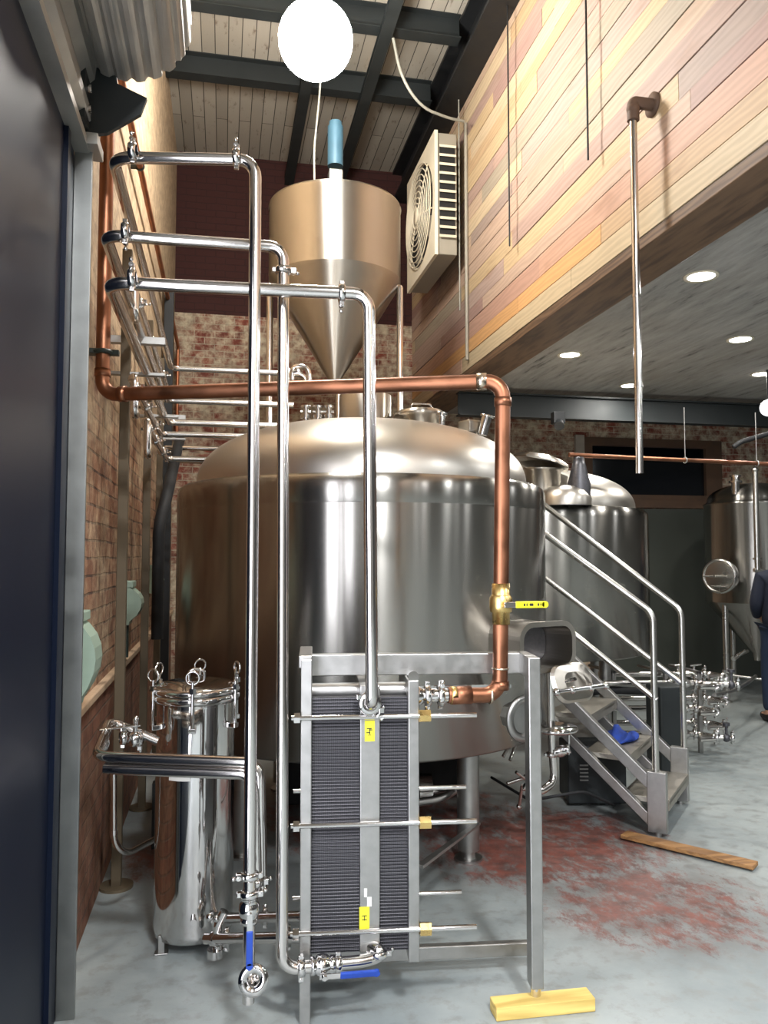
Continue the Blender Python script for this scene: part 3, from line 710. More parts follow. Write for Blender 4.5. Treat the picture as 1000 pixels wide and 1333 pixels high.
for p, ax, L, mt in ((a+Vector((0, 0, .085)), (0, 0, 1), .03, 'copper'), (a+xd*.085, xd, .03, 'copper'), (b-xd*.075, xd, .035, 'solder'), (rz(b.z-.075), (0, 0, 1), .03, 'copper'), (rz(PY(651, 870, b.y).z), (0, 0, 1), .006, 'solder'), (rz(PY(651, 892, b.y).z), (0, 0, 1), .03, 'copper'), (PY(638, 905, b.y), (1, 0, 0), .008, 'solder'), (PY(600, 905, b.y), (1, 0, 0), .07, 'copper'), (PY(590, 905, b.y), (1, 0, 0), .02, 'brass')):
    sleeve(p, ax, L, 1.14, mt)
pv = rz(PY(651, 786, b.y).z)
m = MB(); m.lathe([(CRD, -.07), (CRD*1.15, -.07), (CRD*1.15, -.03), (CRD*1.42, -.028), (CRD*1.5, -.01), (CRD*1.5, .02), (CRD*1.25, .03), (CRD*1.2, .032), (CRD*1.2, .07), (CRD, .07)], pv, (0, 0, 1), 8*4)
m.cyl(pv+Vector((.0, -.02, 0)), pv+Vector((0, -.06, 0)), .012, n=12); vb = m.build('valve_body', M['brass'], t); lab(vb, 'brass ball valve')
hq = pv+Vector((0, -.062, 0))
MB().bar(hq-Vector((.01, 0, 0)), hq+Vector((.06, 0, 0)), .018, .004, (0, 1, 0), .001).cyl(hq+Vector((0, .004, 0)), hq-Vector((0, .006, 0)), .011, n=6, smooth=False).build('lever', M['polish'], vb)
vh = MB().bar(hq+Vector((.03, 0, 0)), hq+Vector((.135, 0, 0)), .023, .010, (0, 1, 0), .003).cyl(hq+Vector((.135, .005, 0)), hq+Vector((.135, -.005, 0)), .0115, n=16).build('valve_handle', M['yellow'], vb); lab(vh, 'yellow sleeved valve lever')
m = MB()
for x_, w_ in ((.06, .006), (.069, .004), (.085, .014), (.11, .006), (.119, .004)): m.box(hq+Vector((x_, -.0055, 0)), (w_, .001, .009))
m.build('handle_mark', M['ink'], vh)
m = MB(); q = Vector((a.x, a.y, PX(126, 445, a.x).z)); m.box(q+Vector((-.03, 0, 0)), (.09, .05, .02), None, .003).torus(q, (0, 0, 1), .033, .009, 24, 8).box(q+Vector((.045, 0, 0)), (.03, .03, .02), None, .003); m.build('wall_clamp', M['dgreen'], t)

# slim copper tube along the upper left wall
Xc = XL+.05
a = PX(150, 110, Xc); b_ = PX(232, 440, Xc); zc2 = (a.z+b_.z)/2
a.z = zc2+.03; b_.z = zc2-.03
t = thing('copper_tube', 'slim copper tube running along the upper left brick wall', 'pipe', a)
a2 = Vector((Xc, 3.2, a.z)); MB().tube([a2, (Xc, b_.y, a.z), (Xc, b_.y, 2.3)], .018, .05, 14).build('tube', M['copper2'], t)
for px, py in ((182, 226),):
    q = PX(px, py, Xc); q.z = a.z; MB().torus(q, (0, 1, 0), .022, .006, 20, 8).box(q+Vector((.0, 0, .03)), (.1, .02, .008)).box(q+Vector((-.03, 0, 0)), (.05, .02, .03)).build('bracket', M['dgreen'], t)

# ------------------------------------------------------------------ steel tube runs on the left wall
PRR = .0195
def run(name, label, start, zlev, Xw, endpx, drop, back, cl=(), bend=.055, F=2.55, r=PRR):
    """tube: from the far back leg, along the wall, across the front, then down"""
    pass
def zfix(px, py, z): return PZ(px, py, z)
runs = {}
# A: highest
zA = 2.80; a = PZ(147, 205, zA); b1 = PZ(333, 208, zA)
YA = 5.6
end = PY(325, 1140, b1.y-.02)
t = thing('steel_pipe', 'highest of the steel pipes bending off the left wall, dropping to the blue levered valve', 'pipe', (b1.x, b1.y, end.z), 'steel pipes looping off the left wall')
bk = PY(380, 466, YA)
MB().tube([(bk.x+.1, YA, zA-.12), (bk.x+.1, YA, zA), (a.x, YA, zA), a, b1, end], PRR, .06, 24).build('tube', M['pipe'], t)
clamp(t, PZ(173, 197, zA), (b1-a), PRR, (0, 0, 1)); clamp(t, PZ(308, 205, zA), (b1-a), PRR, (0, 0, 1))
tA = t; endA = end
# B
zB = 2.545; a = PZ(137, 306, zB); b1 = PZ(369, 322, zB); YA2 = 5.45
end = PY(367, 1247, b1.y-.07)
t = thing('steel_pipe', 'middle steel pipe bending off the left wall and dropping left of the plate cooler', 'pipe', (b1.x, b1.y, end.z), 'steel pipes looping off the left wall')
e2 = Vector((PY(400, 1262, end.y).x, end.y, PY(400, 1262, end.y).z)); end2 = PY(367, 1262, end.y)
e3 = PY(475, 1258, end.y-.0); e4 = PY(492, 1235, end.y+.02); 
MB().tube([(bk.x, YA2, zB), (a.x, YA2, zB), a, b1, end2, (e3.x, end.y, end2.z), (e4.x+.0, end.y+.01, end2.z+.005), (e4.x+.004, end.y+.01, e4.z), (PY(470, 1236, e4.y).x, end.y+.1, e4.z)], PRR, .05, 24).build('tube', M['pipe'], t)
clamp(t, PZ(163, 301, zB), (b1-a), PRR, (0, 0, -1)); clamp(t, b1+(end-b1)*.035, (0, 0, 1), PRR, (1, 0, 0)); clamp(t, (PY(392, 1262, end.y).x, end.y, end2.z), (1, 0, 0), PRR, (0, 0, -1))
clamp(t, (PY(440, 1262, end.y).x, end.y, end2.z), (1, 0, 0), PRR, (0, 0, -1)); clamp(t, Vector((e4.x, end.y+.01, e4.z-.01)), (0, 0, 1), PRR, (1, 0, 0))
valve(t, (PY(420, 1262, end.y).x, end.y, end2.z), (1, 0, 0), PRR*1.05, (1, 0, -.03), (0, -1, -.25), .075, .165)
# C
cf = hw(hx(484, 915, yh-.045)); b1 = PY(480, 383, cf.y); zC = b1.z; a = PZ(142, 368, zC); YA3 = 5.3
end = PY(484, 918, cf.y)
t = thing('steel_pipe', 'lowest steel pipe bending off the left wall and dropping into the plate cooler top', 'pipe', (b1.x, b1.y, end.z), 'steel pipes looping off the left wall')
MB().tube([(bk.x-.05, YA3, zC), (a.x, YA3, zC), a, b1, end, end+Vector((0, .06, 0))], PRR*1.1, .055, 24).build('tube', M['pipe'], t)
clamp(t, PZ(172, 362, zC), (b1-a), PRR*1.1, (0, 0, 1)); clamp(t, PZ(445, 382, zC), (b1-a), PRR*1.1, (0, 0, -1)); clamp(t, end+Vector((0, .035, 0)), (0, 1, 0), PRR*1.35, (1, 0, -.6))
yC = end.y
# further runs behind, on the same wall
for i, (dx, zz, yy0, yy1, xe, lb) in enumerate(((.15, 2.66, 3.45, 5.75, .42, 'steel pipe hugging the left wall, upper of the three short wall runs'), (.14, 2.28, 3.6, 5.2, .55, 'steel pipe hugging the left wall, crossing behind just under the copper pipe'), (.17, 2.14, 3.9, 5.35, .5, 'steel pipe hugging the left wall, lowest one crossing over to the tank'))):
    t = thing('steel_pipe', lb, 'pipe', (XL+dx, yy0, zz), 'steel pipes fixed along the left wall')
    X_ = XL+dx
    MB().tube([(X_+.02, yy0, zz-.16), (X_+.02, yy0-.06, zz-.16), (X_+.02, yy0-.06, zz), (X_, yy0, zz), (X_, yy1, zz), (X_+xe, yy1, zz)], .018, .05, 16).build('tube', M['pipe'], t)
    for f in (.12, .4, .75): clamp(t, (X_, yy0+(yy1-yy0)*f, zz), (0, 1, 0), .018, (1, 0, .3))
for zz, yy, lb in ((1.98, 6.3, 'steel pipe crossing low behind the tank, upper'), (1.9, 6.5, 'steel pipe crossing low behind the tank, lower')):
    tag(MB().tube([(XL+.1, yy, zz+.35), (XL+.1, yy, zz+.45*0+.36), (XL+1.2, yy, zz+.36)], .018, .05, 14).build('steel_pipe', M['pipe']), lb, 'pipe', 'steel pipes crossing behind the tank')
# return loop on the tank top
q = P(385, 490, 5.1)
t = thing('pipe_loop', 'small steel return bend with clamps above the tank dome', 'pipe', q)
MB().tube([P(380, 495, 5.1), P(380, 477, 5.1), P(402, 477, 5.1), P(402, 497, 5.1)], .018, .05, 16).build('tube', M['pipe'], t); clamp(t, P(382, 482, 5.1), (0, 0, 1), .018, (1, 0, 0))
# posts carrying the runs
for px, Y, zt_, lb in ((152, 3.85, 2.95, 'nearest brown post standing against the left wall on a round foot'), (188, 5.0, 2.95, 'middle brown post against the left wall behind the first green box'), (204, 5.95, 2.95, 'farthest brown post against the left wall beside the tank')):
    X_ = XL+.085
    t = thing('wall_post', lb, 'post', (X_, Y, 0), 'brown posts along the left wall')
    MB().bx((X_-.022, Y-.022, .0), (X_+.022, Y+.022, zt_), .003).build('post', M['post'], t)
    MB().cyl((X_, Y, 0), (X_, Y, .012), .075, n=28).build('foot', M['post'], t)
    MB().bx((XL+.001, Y-.02, 2.5), (X_+.18, Y+.02, 2.535), .002).build('bracket', M['frame'], t); MB().bx((XL+.001, Y-.02, 2.35), (X_+.18, Y+.02, 2.365), .002).build('bracket', M['frame'], t)
# green switch boxes
def green_box(Y, z0, z1, lb, d=.115, w=.16):
    t = thing('switch_box', lb, 'switch box', (XL, Y, z0), 'green boxes on the left wall')
    h = z1-z0
    poly = [(0, 0), (.05, 0), (.055, .02), (d*.78, h*.25), (d*.95, h*.42), (d, h*.56), (d*.96, h*.7), (d*.84, h*.83), (.07, h*.95), (.055, h), (0, h)]
    MB().prism(poly, (0, w, 0), (XL, Y-w/2, z0)).build('body', M['green'], t)
    MB().bx((XL, Y-w/2-.004, z1), (XL+.07, Y+w/2+.004, z1+.035), .004).build('cap', M['green'], t)
    MB().cyl((XL+.03, Y, z0-.18), (XL+.03, Y, z0), .014, n=12).build('conduit', M['dgreen'], t)
green_box(2.99, .97, 1.27, 'pale green box on the left wall beside the door track')
green_box(4.55, 1.13, 1.33, 'pale green box on the left wall between the first two posts')
green_box(6.3, 1.22, 1.40, 'pale green box on the left wall near the tank, farthest one', .1)
# dark insulated pipe between wall and tank
tag(MB().tube([(XL+.19, 6.6, 2.45), (XL+.19, 6.2, 2.3), (XL+.17, 5.6, 1.95), (XL+.12, 5.5, 1.7), (XL+.12, 5.5, .95)], .04, .08, 16).build('insulated_pipe', M['rubber']), 'black insulated pipe squeezed between the left wall and the tank', 'pipe')
tag(MB().bx((XL+.02, 7.0, .0), (XL+.10, 7.08, 3.9), .004).build('wall_channel', M['black']), 'black upright channel in the far left corner', 'post')

# ------------------------------------------------------------------ plate heat exchanger
xl0, xl1 = hx(391, 1050).x, hx(405.5, 1050).x
xr0, xr1 = hx(532, 1050).x, hx(546, 1050).x
xm0, xm1 = hx(469, 1050).x, hx(495, 1050).x
xc0, xc1 = hx(690, 1050).x, hx(706, 1050).x
zt1 = hx(400, 859).z
t = thing('plate_heat_exchanger', 'steel plate cooler with clamped dark plates in the foreground', 'heat exchanger', PV-RH @ PV)
t.rotation_euler.z = -TH; WL[t.name] = Vector((0, 0, 0))
MB().bx((xl0, yh, .0), (xl1, yh+.06, zt1), .003).bx((xl0, yb2-.06, .0), (xl1, yb2, zt1), .003).bx((xl0, yh+.06, .16), (xl1, yb2-.06, zt1), .002).bx((xl0-.008, yh+.02, zt1-.03), (xl1+.0, yb2+.01, zt1+.01), .003).build('end_plate', M['frame'], t)
zr0, zr1 = hx(540, 1253).z, hx(540, 886).z
MB().bx((xr0, yh, zr0), (xr1, yb2, zr1), .003).build('pressure_plate', M['frame'], t)
kq = Vector(((xr0+xr1)/2, yh+.02, zr1+.012))
MB().cyl(kq+Vector((0, -.012, 0)), kq+Vector((0, .015, 0)), .018, n=24).build('roller', M['polish'], t)
zp0, zp1 = hx(470, 1243).z, hx(470, 909).z
for x0, x1 in ((xl1, xm0), (xm1, xr0)):
    m = MB(); nz = 150; yy = yh+.022
    rows = []
    for k in range(nz*2+1):
        zz = zp0+(zp1-zp0)*k/(nz*2); d = .001 if k % 2 else 0
        rows.append([Vector((x0, yy+d, zz)), Vector((x1, yy+d, zz)), Vector((x1, yb2-.03-d, zz)), Vector((x0, yb2-.03-d, zz))])
    m.ring_loft(rows, True, (True, True), False); m.build('plate_pack', M['plates'], t)
MB().bx((xm0, yh+.008, zp0-.0), (xm1, yb2-.02, hx(480, 893).z), .003).build('connector_plate', M['frame'], t)
# carrying bars
m = MB(); ya, yb_ = yh+.05, yb2-.03
m.bx((xl0+.004, yh+.125, zt1-.072), (xc0+.012, yh+.175, zt1), .003).build('top_beam', M['frame'], t)
zcb = hx(450, 899, yh+.09).z
MB().cyl((xl1, yh+.09, zcb), (xr0, yh+.09, zcb), .027, n=28).build('carrying_bar', M['frame'], t)
MB().bx((xl1, yb2-.06, hx(600, 890, yb2).z-.008), (xc0, yb2-.05, hx(600, 890, yb2).z+.004)).build('guide_strip', M['polish'], t)
MB().bx((xl1, yb2-.05, hx(600, 1232, yb2).z-.02), (hx(694, 1226, yb2).x, yb2-.02, hx(600, 1226, yb2).z+.01), .003).build('bottom_rail', M['frame'], t)
zc0 = .0435
m = MB().bx((xc0, yh, zc0+.03), (xc1, yh+.06, hx(697, 856).z), .004).bx((xc0+.002, yh+.06, zt1-.072), (xc1-.002, yh+.175, zt1), .002); m.build('support_column', M['frame'], t)
MB().cyl(((xc0+xc1)/2, yh+.03, zc0), ((xc0+xc1)/2, yh+.03, zc0+.035), .018, n=16).build('foot', M['polish'], t)
# tie rods with nuts, front and rear
for py in (934, 1074, 1214):
    z_ = hx(460, py, yh-.01).z; xe = hx(620, py).x
    r = MB().cyl((xl0-.03, yh-.005, z_), (xe, yh-.005, z_), .0085, n=16).build('tie_rod', M['polish'], t)
    MB().cyl((xr1, yh-.005, z_), (xr1+.037, yh-.005, z_), .0215, n=6, smooth=False).build('nut', M['brass'], r)
    MB().cyl((xl0-.022, yh-.005, z_), (xl0-.002, yh-.005, z_), .0185, n=6, smooth=False).build('bolt_head', M['polish'], r)
for py, xe in ((1025, 607), (1162, 601)):
    z_ = hx(560, py, yb2+.01).z
    r = MB().cyl((xl0-.03, yb2+.005, z_), (hx(xe, py, yb2).x, yb2+.005, z_), .008, n=16).build('tie_rod', M['polish'], t)
    MB().cyl((xr1, yb2+.005, z_), (xr1+.02, yb2+.005, z_), .016, n=6, smooth=False).build('nut', M['brass'], r)
# port from the copper line
pe = PY(583, 905, CUB.y); p0l = hx(548, 905, yh+.10); p0 = Vector((p0l.x, p0l.y, p0l.z)); p1 = RHI @ (pe-PV)+PV; yq = p0.y; p0.y = p1.y; p0.x = xr1; p0.z = p1.z
MB().lathe([(.034, 0), (.034, .006), (.024, .02), (.024, .06)], p0, (1, 0, 0), 28).cyl(p0, p1, .023).build('port', M['polish'], t)
clamp(t, p0+Vector((.08, 0, 0)), (1, 0, 0), .026, (0, -.3, 1)); clamp(t, p0+Vector((.035, 0, 0)), (1, 0, 0), .025, (0, 0, -1))
def label_plate(px0, py0, px1, py1, mat, marks, lb):
    a, b = hx(px0, py0, yh+.006), hx(px1, py1, yh+.006)
    o = MB().bx((a.x, yh+.0062, b.z), (b.x, yh+.0078, a.z)).build('label', M[mat], t); lab(o, lb)
    if marks:
        m = MB()
        for fx, fz, w, h in marks: m.box((a.x+(b.x-a.x)*fx, yh+.0059, b.z+(a.z-b.z)*fz), ((b.x-a.x)*w, .0008, (a.z-b.z)*h))
        m.build('label_print', M['ink'], o)
label_plate(475, 938, 488, 965, 'label_y', [(.45, .62, .5, .05), (.5, .48, .08, .3), (.35, .42, .4, .05), (.6, .55, .35, .05), (.45, .3, .4, .03)], 'yellow warning label, upper')
label_plate(468, 1181, 481, 1209, 'label_y', [(.5, .6, .5, .04), (.5, .5, .08, .24), (.5, .42, .5, .04)], 'yellow warning label, lower')
label_plate(478, 1168, 484, 1180, 'white_l', None, 'small white sticker'); label_plate(474, 1157, 478, 1168, 'white_l', None, 'tiny white sticker')

# wood block under the column
q0, q1 = PZ(640, 1303, .048), PZ(772, 1303, .048)
q0 = hw(((xc0+xc1)/2-.01, yh+.0, 0))-Vector((.125, 0, 0))
tag(MB().box(q0+Vector((.155, 0.01, .022)), (.34, .072, .043), Matrix.Rotation(-.03, 3, 'Z'), .003).build('wood_block', M['pine']), 'yellow offcut of timber under the plate cooler support column', 'wood')
# loose board by the stairs
a, b = PZ(812, 1086, .02), PZ(984, 1127, .02)
tag(MB().bar(a, b, .085, .02, (0, 0, 1), .003).build('wood_board', M['boardw']), 'narrow orange-brown board lying on the floor by the steps', 'wood')

# ------------------------------------------------------------------ blue valve at the end of the highest pipe
t = tA; e = endA
MB().cyl(e+Vector((0, 0, .03)), e+Vector((0, 0, -.38)), PRR*.95).build('lower_tube', M['pipe'], t)
clamp(t, e+Vector((0, 0, .0)), (0, 0, 1), PRR, (-1, 0, 0)); clamp(t, e+Vector((0, 0, -.055)), (0, 0, 1), PRR, (1, 0, 0))
valve(t, e+Vector((0, 0, -.10)), (0, 0, 1), PRR, (0, 0, -1), (0, -1, 0), .085, .15)
fl = PY(330, 1276, e.y-.03); 
m = MB(); m.lathe([(.020, .05), (.020, .006), (.046, .006), (.046, -.006), (.02, -.006), (.019, .04)], fl, (.05, .9, -.25), 32); m.build('open_flange', M['polish'], t)
MB().tube([e+Vector((0, 0, -.36)), Vector((fl.x, fl.y+.04, fl.z+.02)), fl+Vector((0, .01, 0))], .019, .03, 18).build('elbow', M['pipe'], t)

# ------------------------------------------------------------------ polished filter vessel
vc = P(253, 1100, 3.12); vc.z = 0; VR = .152
zl = P(258, 898, 3.0).z
t = thing('filter_vessel', 'polished upright steel filter vessel with ringed bolts on its lid', 'vessel', vc)
z0v = .035
MB().lathe([(0, z0v), (VR-.03, z0v), (VR-.004, z0v+.012), (VR, z0v+.04), (VR, zl-.06)], vc, n=96).build('shell', M['polish'], t)
MB().lathe([(VR, zl-.065), (VR+.018, zl-.062), (VR+.022, zl-.05), (VR+.022, zl-.034), (VR+.01, zl-.031)], vc, n=72).build('flange', M['polish'], t)
ld = MB().lathe([(VR+.01, zl-.031), (VR+.022, zl-.028), (VR+.022, zl-.012), (VR+.008, zl-.004), (VR-.02, zl+.006), (.08, zl+.018), (0, zl+.022)], vc, n=72).build('lid', M['polish'], t)
MB().tube([vc+Vector((-.03, 0, zl+.015)), vc+Vector((-.03, 0, zl+.055)), vc+Vector((.03, 0, zl+.055)), vc+Vector((.03, 0, zl+.015))], .006, .02, 10).build('lid_handle', M['polish'], ld)
for k in range(6):
    a = 2*PI*k/6-1.62
    d = Vector((math.cos(a), math.sin(a), 0)); q = vc+d*(VR+.028)
    s_ = Vector((-d.y, d.x, 0))
    m = MB(); m.cyl(q+Vector((0, 0, zl-.15)), q+Vector((0, 0, zl+.03)), .007, n=12).cyl(q+Vector((0, 0, zl-.012)), q+Vector((0, 0, zl+.008)), .014, n=6, smooth=False)
    m.box(q+Vector((0, 0, zl-.15))-d*.012, (.04, .03, .02), Matrix.Rotation(a, 3, 'Z'), .003)
    bo = m.build('eye_bolt', M['polish'], t)
    MB().torus(q+Vector((0, 0, zl+.047)), d*.35+s_*.2 if k % 2 else d, .024, .0042, 28, 8).build('ring', M['polish'], bo)
for a in (-2.5, -.7, 1.2):
    q = vc+Vector((math.cos(a), math.sin(a), 0))*(VR-.01)
    MB().bx(q+Vector((-.025, -.018, 0)), q+Vector((.025, .018, .006)), .002).bx(q+Vector((-.012, -.012, .006)), q+Vector((.012, .012, .07)), .002).cyl(q+Vector((.0, 0, 0)), q+Vector((0, 0, .02)), .008).build('foot', M['frame'], t)
dv = (CP-vc); dv.z = 0; dv.normalize(); sv = Vector((-dv.y, dv.x, 0))
def on_vessel(a0, a1, z0, z1, nm, mat, off=.002, n=8):
    ba = math.atan2(dv.y, dv.x); L = []
    for r_ in (VR+.0003, VR+off):
        L.append([vc+Vector((math.cos(ba+a0+(a1-a0)*k/n)*r_, math.sin(ba+a0+(a1-a0)*k/n)*r_, 0)) for k in range(n+1)])
    m = MB(); lp_ = [[p+Vector((0, 0, z0)) for p in L[0]]+[p+Vector((0, 0, z0)) for p in L[1][::-1]], [p+Vector((0, 0, z1)) for p in L[0]]+[p+Vector((0, 0, z1)) for p in L[1][::-1]]]
    m.ring_loft(lp_, True, (True, True), False); return m.build(nm, mat, t)
zn = P(248, 1010, 2.98).z
on_vessel(-.12, -.68, zn-.022, zn+.024, 'name_plate', M['white_l'])
m = MB(); m.cyl(vc+dv*VR+Vector((0, 0, .14)), vc+dv*(VR+.02)+Vector((0, 0, .14)), .012, n=16); m.build('drain_plug', M['polish'], t)
on_vessel(.02, .5, zl-.075, zl-.068, 'rim_strip', M['polish'], .006)
# bright pipes from the vessel foot to the cooler
t = thing('steel_pipe', 'short steel pipe with clamps joining the filter vessel foot to the plate cooler, upper', 'pipe', P(330, 1195, 2.9))
MB().tube([P(285, 1195, 3.0), PY(395, 1193, yb2-.05)], .018, 0, 20).build('tube', M['pipe'], t)
clamp(t, P(345, 1194, 2.93), (1, 0, 0), .019, (0, 0, 1))
t = thing('steel_pipe', 'short steel pipe with valve joining the filter vessel foot to the plate cooler, lower', 'pipe', P(330, 1222, 2.8))
MB().tube([P(268, 1222, 2.88), PY(395, 1220, yb2-.16)], .019, 0, 20).build('tube', M['pipe'], t)
clamp(t, P(295, 1222, 2.86), (1, -.1, 0), .02, (0, 0, -1)); clamp(t, P(375, 1221, 2.75), (1, -.1, 0), .02, (0, 0, 1))
MB().tube([P(283, 1243, 2.87), P(283, 1205, 2.87), P(292, 1186, 2.87)], .017, .02, 16).ball(P(281, 1222, 2.87), .03, 18).cyl(P(280, 1235, 2.87), P(280, 1245, 2.87), .028).build('valve_body', M['polish'], t)
MB().cyl(P(276, 1200, 2.83), P(276, 1186, 2.83), .008).ball(P(273, 1194, 2.82), .014, 12).ball(P(282, 1196, 2.82), .012, 12).build('clamp_nut', M['polish'], t)

# ------------------------------------------------------------------ pipes in front of the vessel
zq = P(200, 990, 2.62).z
a = PZ(125, 985, zq); b = PZ(338, 993, zq)
t = thing('steel_pipe', 'pair of steel pipes crossing in front of the filter vessel', 'pipe', (a.x, a.y, zq), 'waist high pipes by the filter vessel')
a3 = Vector((a.x, a.y+.22, zq+.03))
MB().tube([PY(205, 965, a.y+.30), a3+Vector((0, .08, .03)), a3, a, b, PY(341, 1160, b.y)], .0185, .05, 24).build('tube', M['pipe'], t); lab(t, 'upper steel pipe crossing in front of the filter vessel, elbowing down at its right')
clamp(t, a+(b-a)*.9+Vector((0, 0, 0)), (b-a), .0185, (0, 0, -1)) if False else None
clamp(t, PY(135, 968, a.y+.2), (1, .6, 0), .019, (0, 0, 1)); clamp(t, PY(160, 960, a.y+.27), (1, .3, 0), .019, (0, 0, 1)); clamp(t, PY(182, 962, a.y+.29), (1, 0, 0), .019, (0, 0, -1))
vb = MB().ball(PY(175, 962, a.y+.28), .03, 18).cyl(PY(175, 962, a.y+.28), PY(177, 936, a.y+.28), .009).build('valve_body', M['polish'], t)
MB().bar(PY(182, 944, a.y+.26), PY(128, 950, a.y+.2), .022, .006, (0, 0, 1), .002).ball(PY(177, 936, a.y+.28), .012, 12).build('valve_handle', M['polish'], vb)
t = thing('steel_pipe', 'lower steel pipe of the pair crossing in front of the filter vessel', 'pipe', (a.x, a.y, zq-.04), 'waist high pipes by the filter vessel')
o_ = Vector((0, -.008, -.036)); MB().tube([a+o_+(b-a)*.06, b+o_+(b-a)*-.03, PY(334, 1150, b.y-.02)], .0185, .05, 24).build('tube', M['pipe'], t)
clamp(t, PY(333, 1148, b.y-.02), (0, 0, 1), .019, (1, 0, 0))
# small downpipe at the wall, behind
t = thing('steel_pipe', 'thin steel downpipe between the left wall and the filter vessel', 'pipe', P(148, 1100, 3.1))
MB().tube([P(148, 1000, 3.1), P(148, 1098, 3.1), P(165, 1112, 3.15), P(210, 1088, 3.4)], .0125, .06, 16).build('tube', M['pipe'], t); ferrule(t, P(148, 1083, 3.1), (0, 0, 1), .0125)
t = thing('floor_frame', 'low dark metal frame on the floor behind the filter vessel', 'frame', P(180, 1100, 4.2))
m = MB(); fy = P(180, 1100, 4.6)
m.bx((XL+.2, 4.3, .28), (XL+.75, 4.36, .33)).bx((XL+.2, 4.9, .28), (XL+.75, 4.96, .33)).bx((XL+.2, 4.36, .28), (XL+.24, 4.9, .31)).bx((XL+.2, 4.3, 0), (XL+.24, 4.34, .28)).bx((XL+.7, 4.3, 0), (XL+.74, 4.34, .28)).bx((XL+.2, 4.92, 0), (XL+.24, 4.96, .28)).bx((XL+.7, 4.92, 0), (XL+.74, 4.96, .28))
m.build('frame', M['beam'], t)
MB().bx((XL+.24, 4.36, .29), (XL+.72, 4.9, .305)).build('tray', M['frame'], t)
t = thing('pump', 'dark pump with steel head under the tank behind the plate cooler', 'pump', LF(.05, 4.3))
q = LF(.12, 4.4, .22)
MB().cyl(q+Vector((-.2, .05, 0)), q+Vector((.06, 0, 0)), .085, n=24).bx(q+Vector((-.18, -.05, -.22)), q+Vector((.05, .06, -.07)), .005).build('motor', M['black'], t)
MB().cyl(q+Vector((.07, 0, 0)), q+Vector((.14, -.01, 0)), .09, n=28).cyl(q+Vector((.14, -.01, 0)), q+Vector((.22, -.02, 0)), .025).build('pump_head', M['polish'], t)
tag(MB().bx(LF(-.62, 4.85, 0), LF(-.62, 4.85, 0)+Vector((1.15, .45, .56)), .01).build('shade_box', M['dark']), 'black box added as the shade under the big tank', 'box')  # added dark box stands in for the shade below the tank
tag(MB().bar(P(547, 1128, 3.1), P(622, 1072, 3.8), .03, .012, (0, 0, 1), .002).build('brace_bar', M['frame']), 'slanting flat steel bar under the tank, right of the plate cooler', 'bar')
tag(MB().tube([P(540, 1045, 4.0), P(575, 1040, 4.0), P(606, 1020, 4.1)], .02, .05, 14).build('steel_pipe', M['frame']), 'dull steel pipe in the dark under the tank beside its leg', 'pipe')

# ------------------------------------------------------------------ steps
A = PZ(857, 1088, 0); A.z = 0; B = PZ(886, 1046, 0); B.z = 0
wv = (B-A); wv.z = 0; W = wv.length; wv.normalize(); dvv = Vector((-wv.y, wv.x, 0))
if dvv.x > 0: dvv = -dvv
t = thing('steps', 'steel steps with tube handrails climbing behind the big tank', 'stairs', A)
RS = .232; RU = .205
nA = wv
def near(px, py, off=0): return PP(px, py, A+wv*off, nA)
def far(px, py, off=0): return PP(px, py, B+wv*off, nA)
for Q, ty, nm in ((A, near, 0), (B, far, 1)):
    R = Matrix((dvv, wv, Vector((0, 0, 1)))).transposed()
    hh = .32
    MB().box(Q+Vector((0, 0, hh/2+.02)), (.10, .05, hh), R, .004).cyl(Q, Q+Vector((0, 0, .02)), .02).build('foot_post', M['frame'], t)
near_off = Vector((0, 0, 0))
for k in range(4):
    c = A+wv*W/2+dvv*(.07+.21*k)+Vector((0, 0, .175+RU*k))
    R = Matrix((dvv, wv, Vector((0, 0, 1)))).transposed()
    MB().box(c, (.25, W-.055, .03), R, .003).box(c+Vector((0, 0, -.02))-dvv*.115, (.02, W-.055, .05), R, .002).build('tread', M['tread'], t)
sl = Vector((dvv.x*RS, dvv.y*RS, RU)).normalized()
for Q in (A, B):
    s0 = Q+Vector((0, 0, .27)); L = 1.12
    s0 = s0+dvv*.03
    MB().bar(s0, s0+sl*L, .045, .06, (0, 0, 1), .003).build('stringer', M['frame'], t)
    s1 = Q+Vector((0, 0, .07))+dvv*.03
    MB().bar(s1, s1+sl*L, .04, .05, (0, 0, 1), .003).build('lower_stringer', M['frame'], t)
def rail(fn, top, end, base, midl, mide, ext):
    p0 = fn(*base); p1 = fn(*top); p2 = fn(*end)
    p0 = Vector((p1.x, p1.y, p0.z))
    MB().tube([p0, p1, p2, p2+(p2-p1).normalized()*ext], .0185, .05, 18).build('handrail', M['railing'], t)
    MB().tube([fn(*midl), fn(*mide)], .0165, 0, 16).build('mid_rail', M['railing'], t)
rail(near, (850, 798), (712, 697), (861, 1025), (855, 911), (737, 817), .02)
rail(far, (887, 794), (712, 660), (893, 995), (889, 890), (710, 753), .25)
# top landing behind the tank
c = A+wv*W/2+dvv*(.06+RS*4+.3)+Vector((0, 0, .20+RU*4))
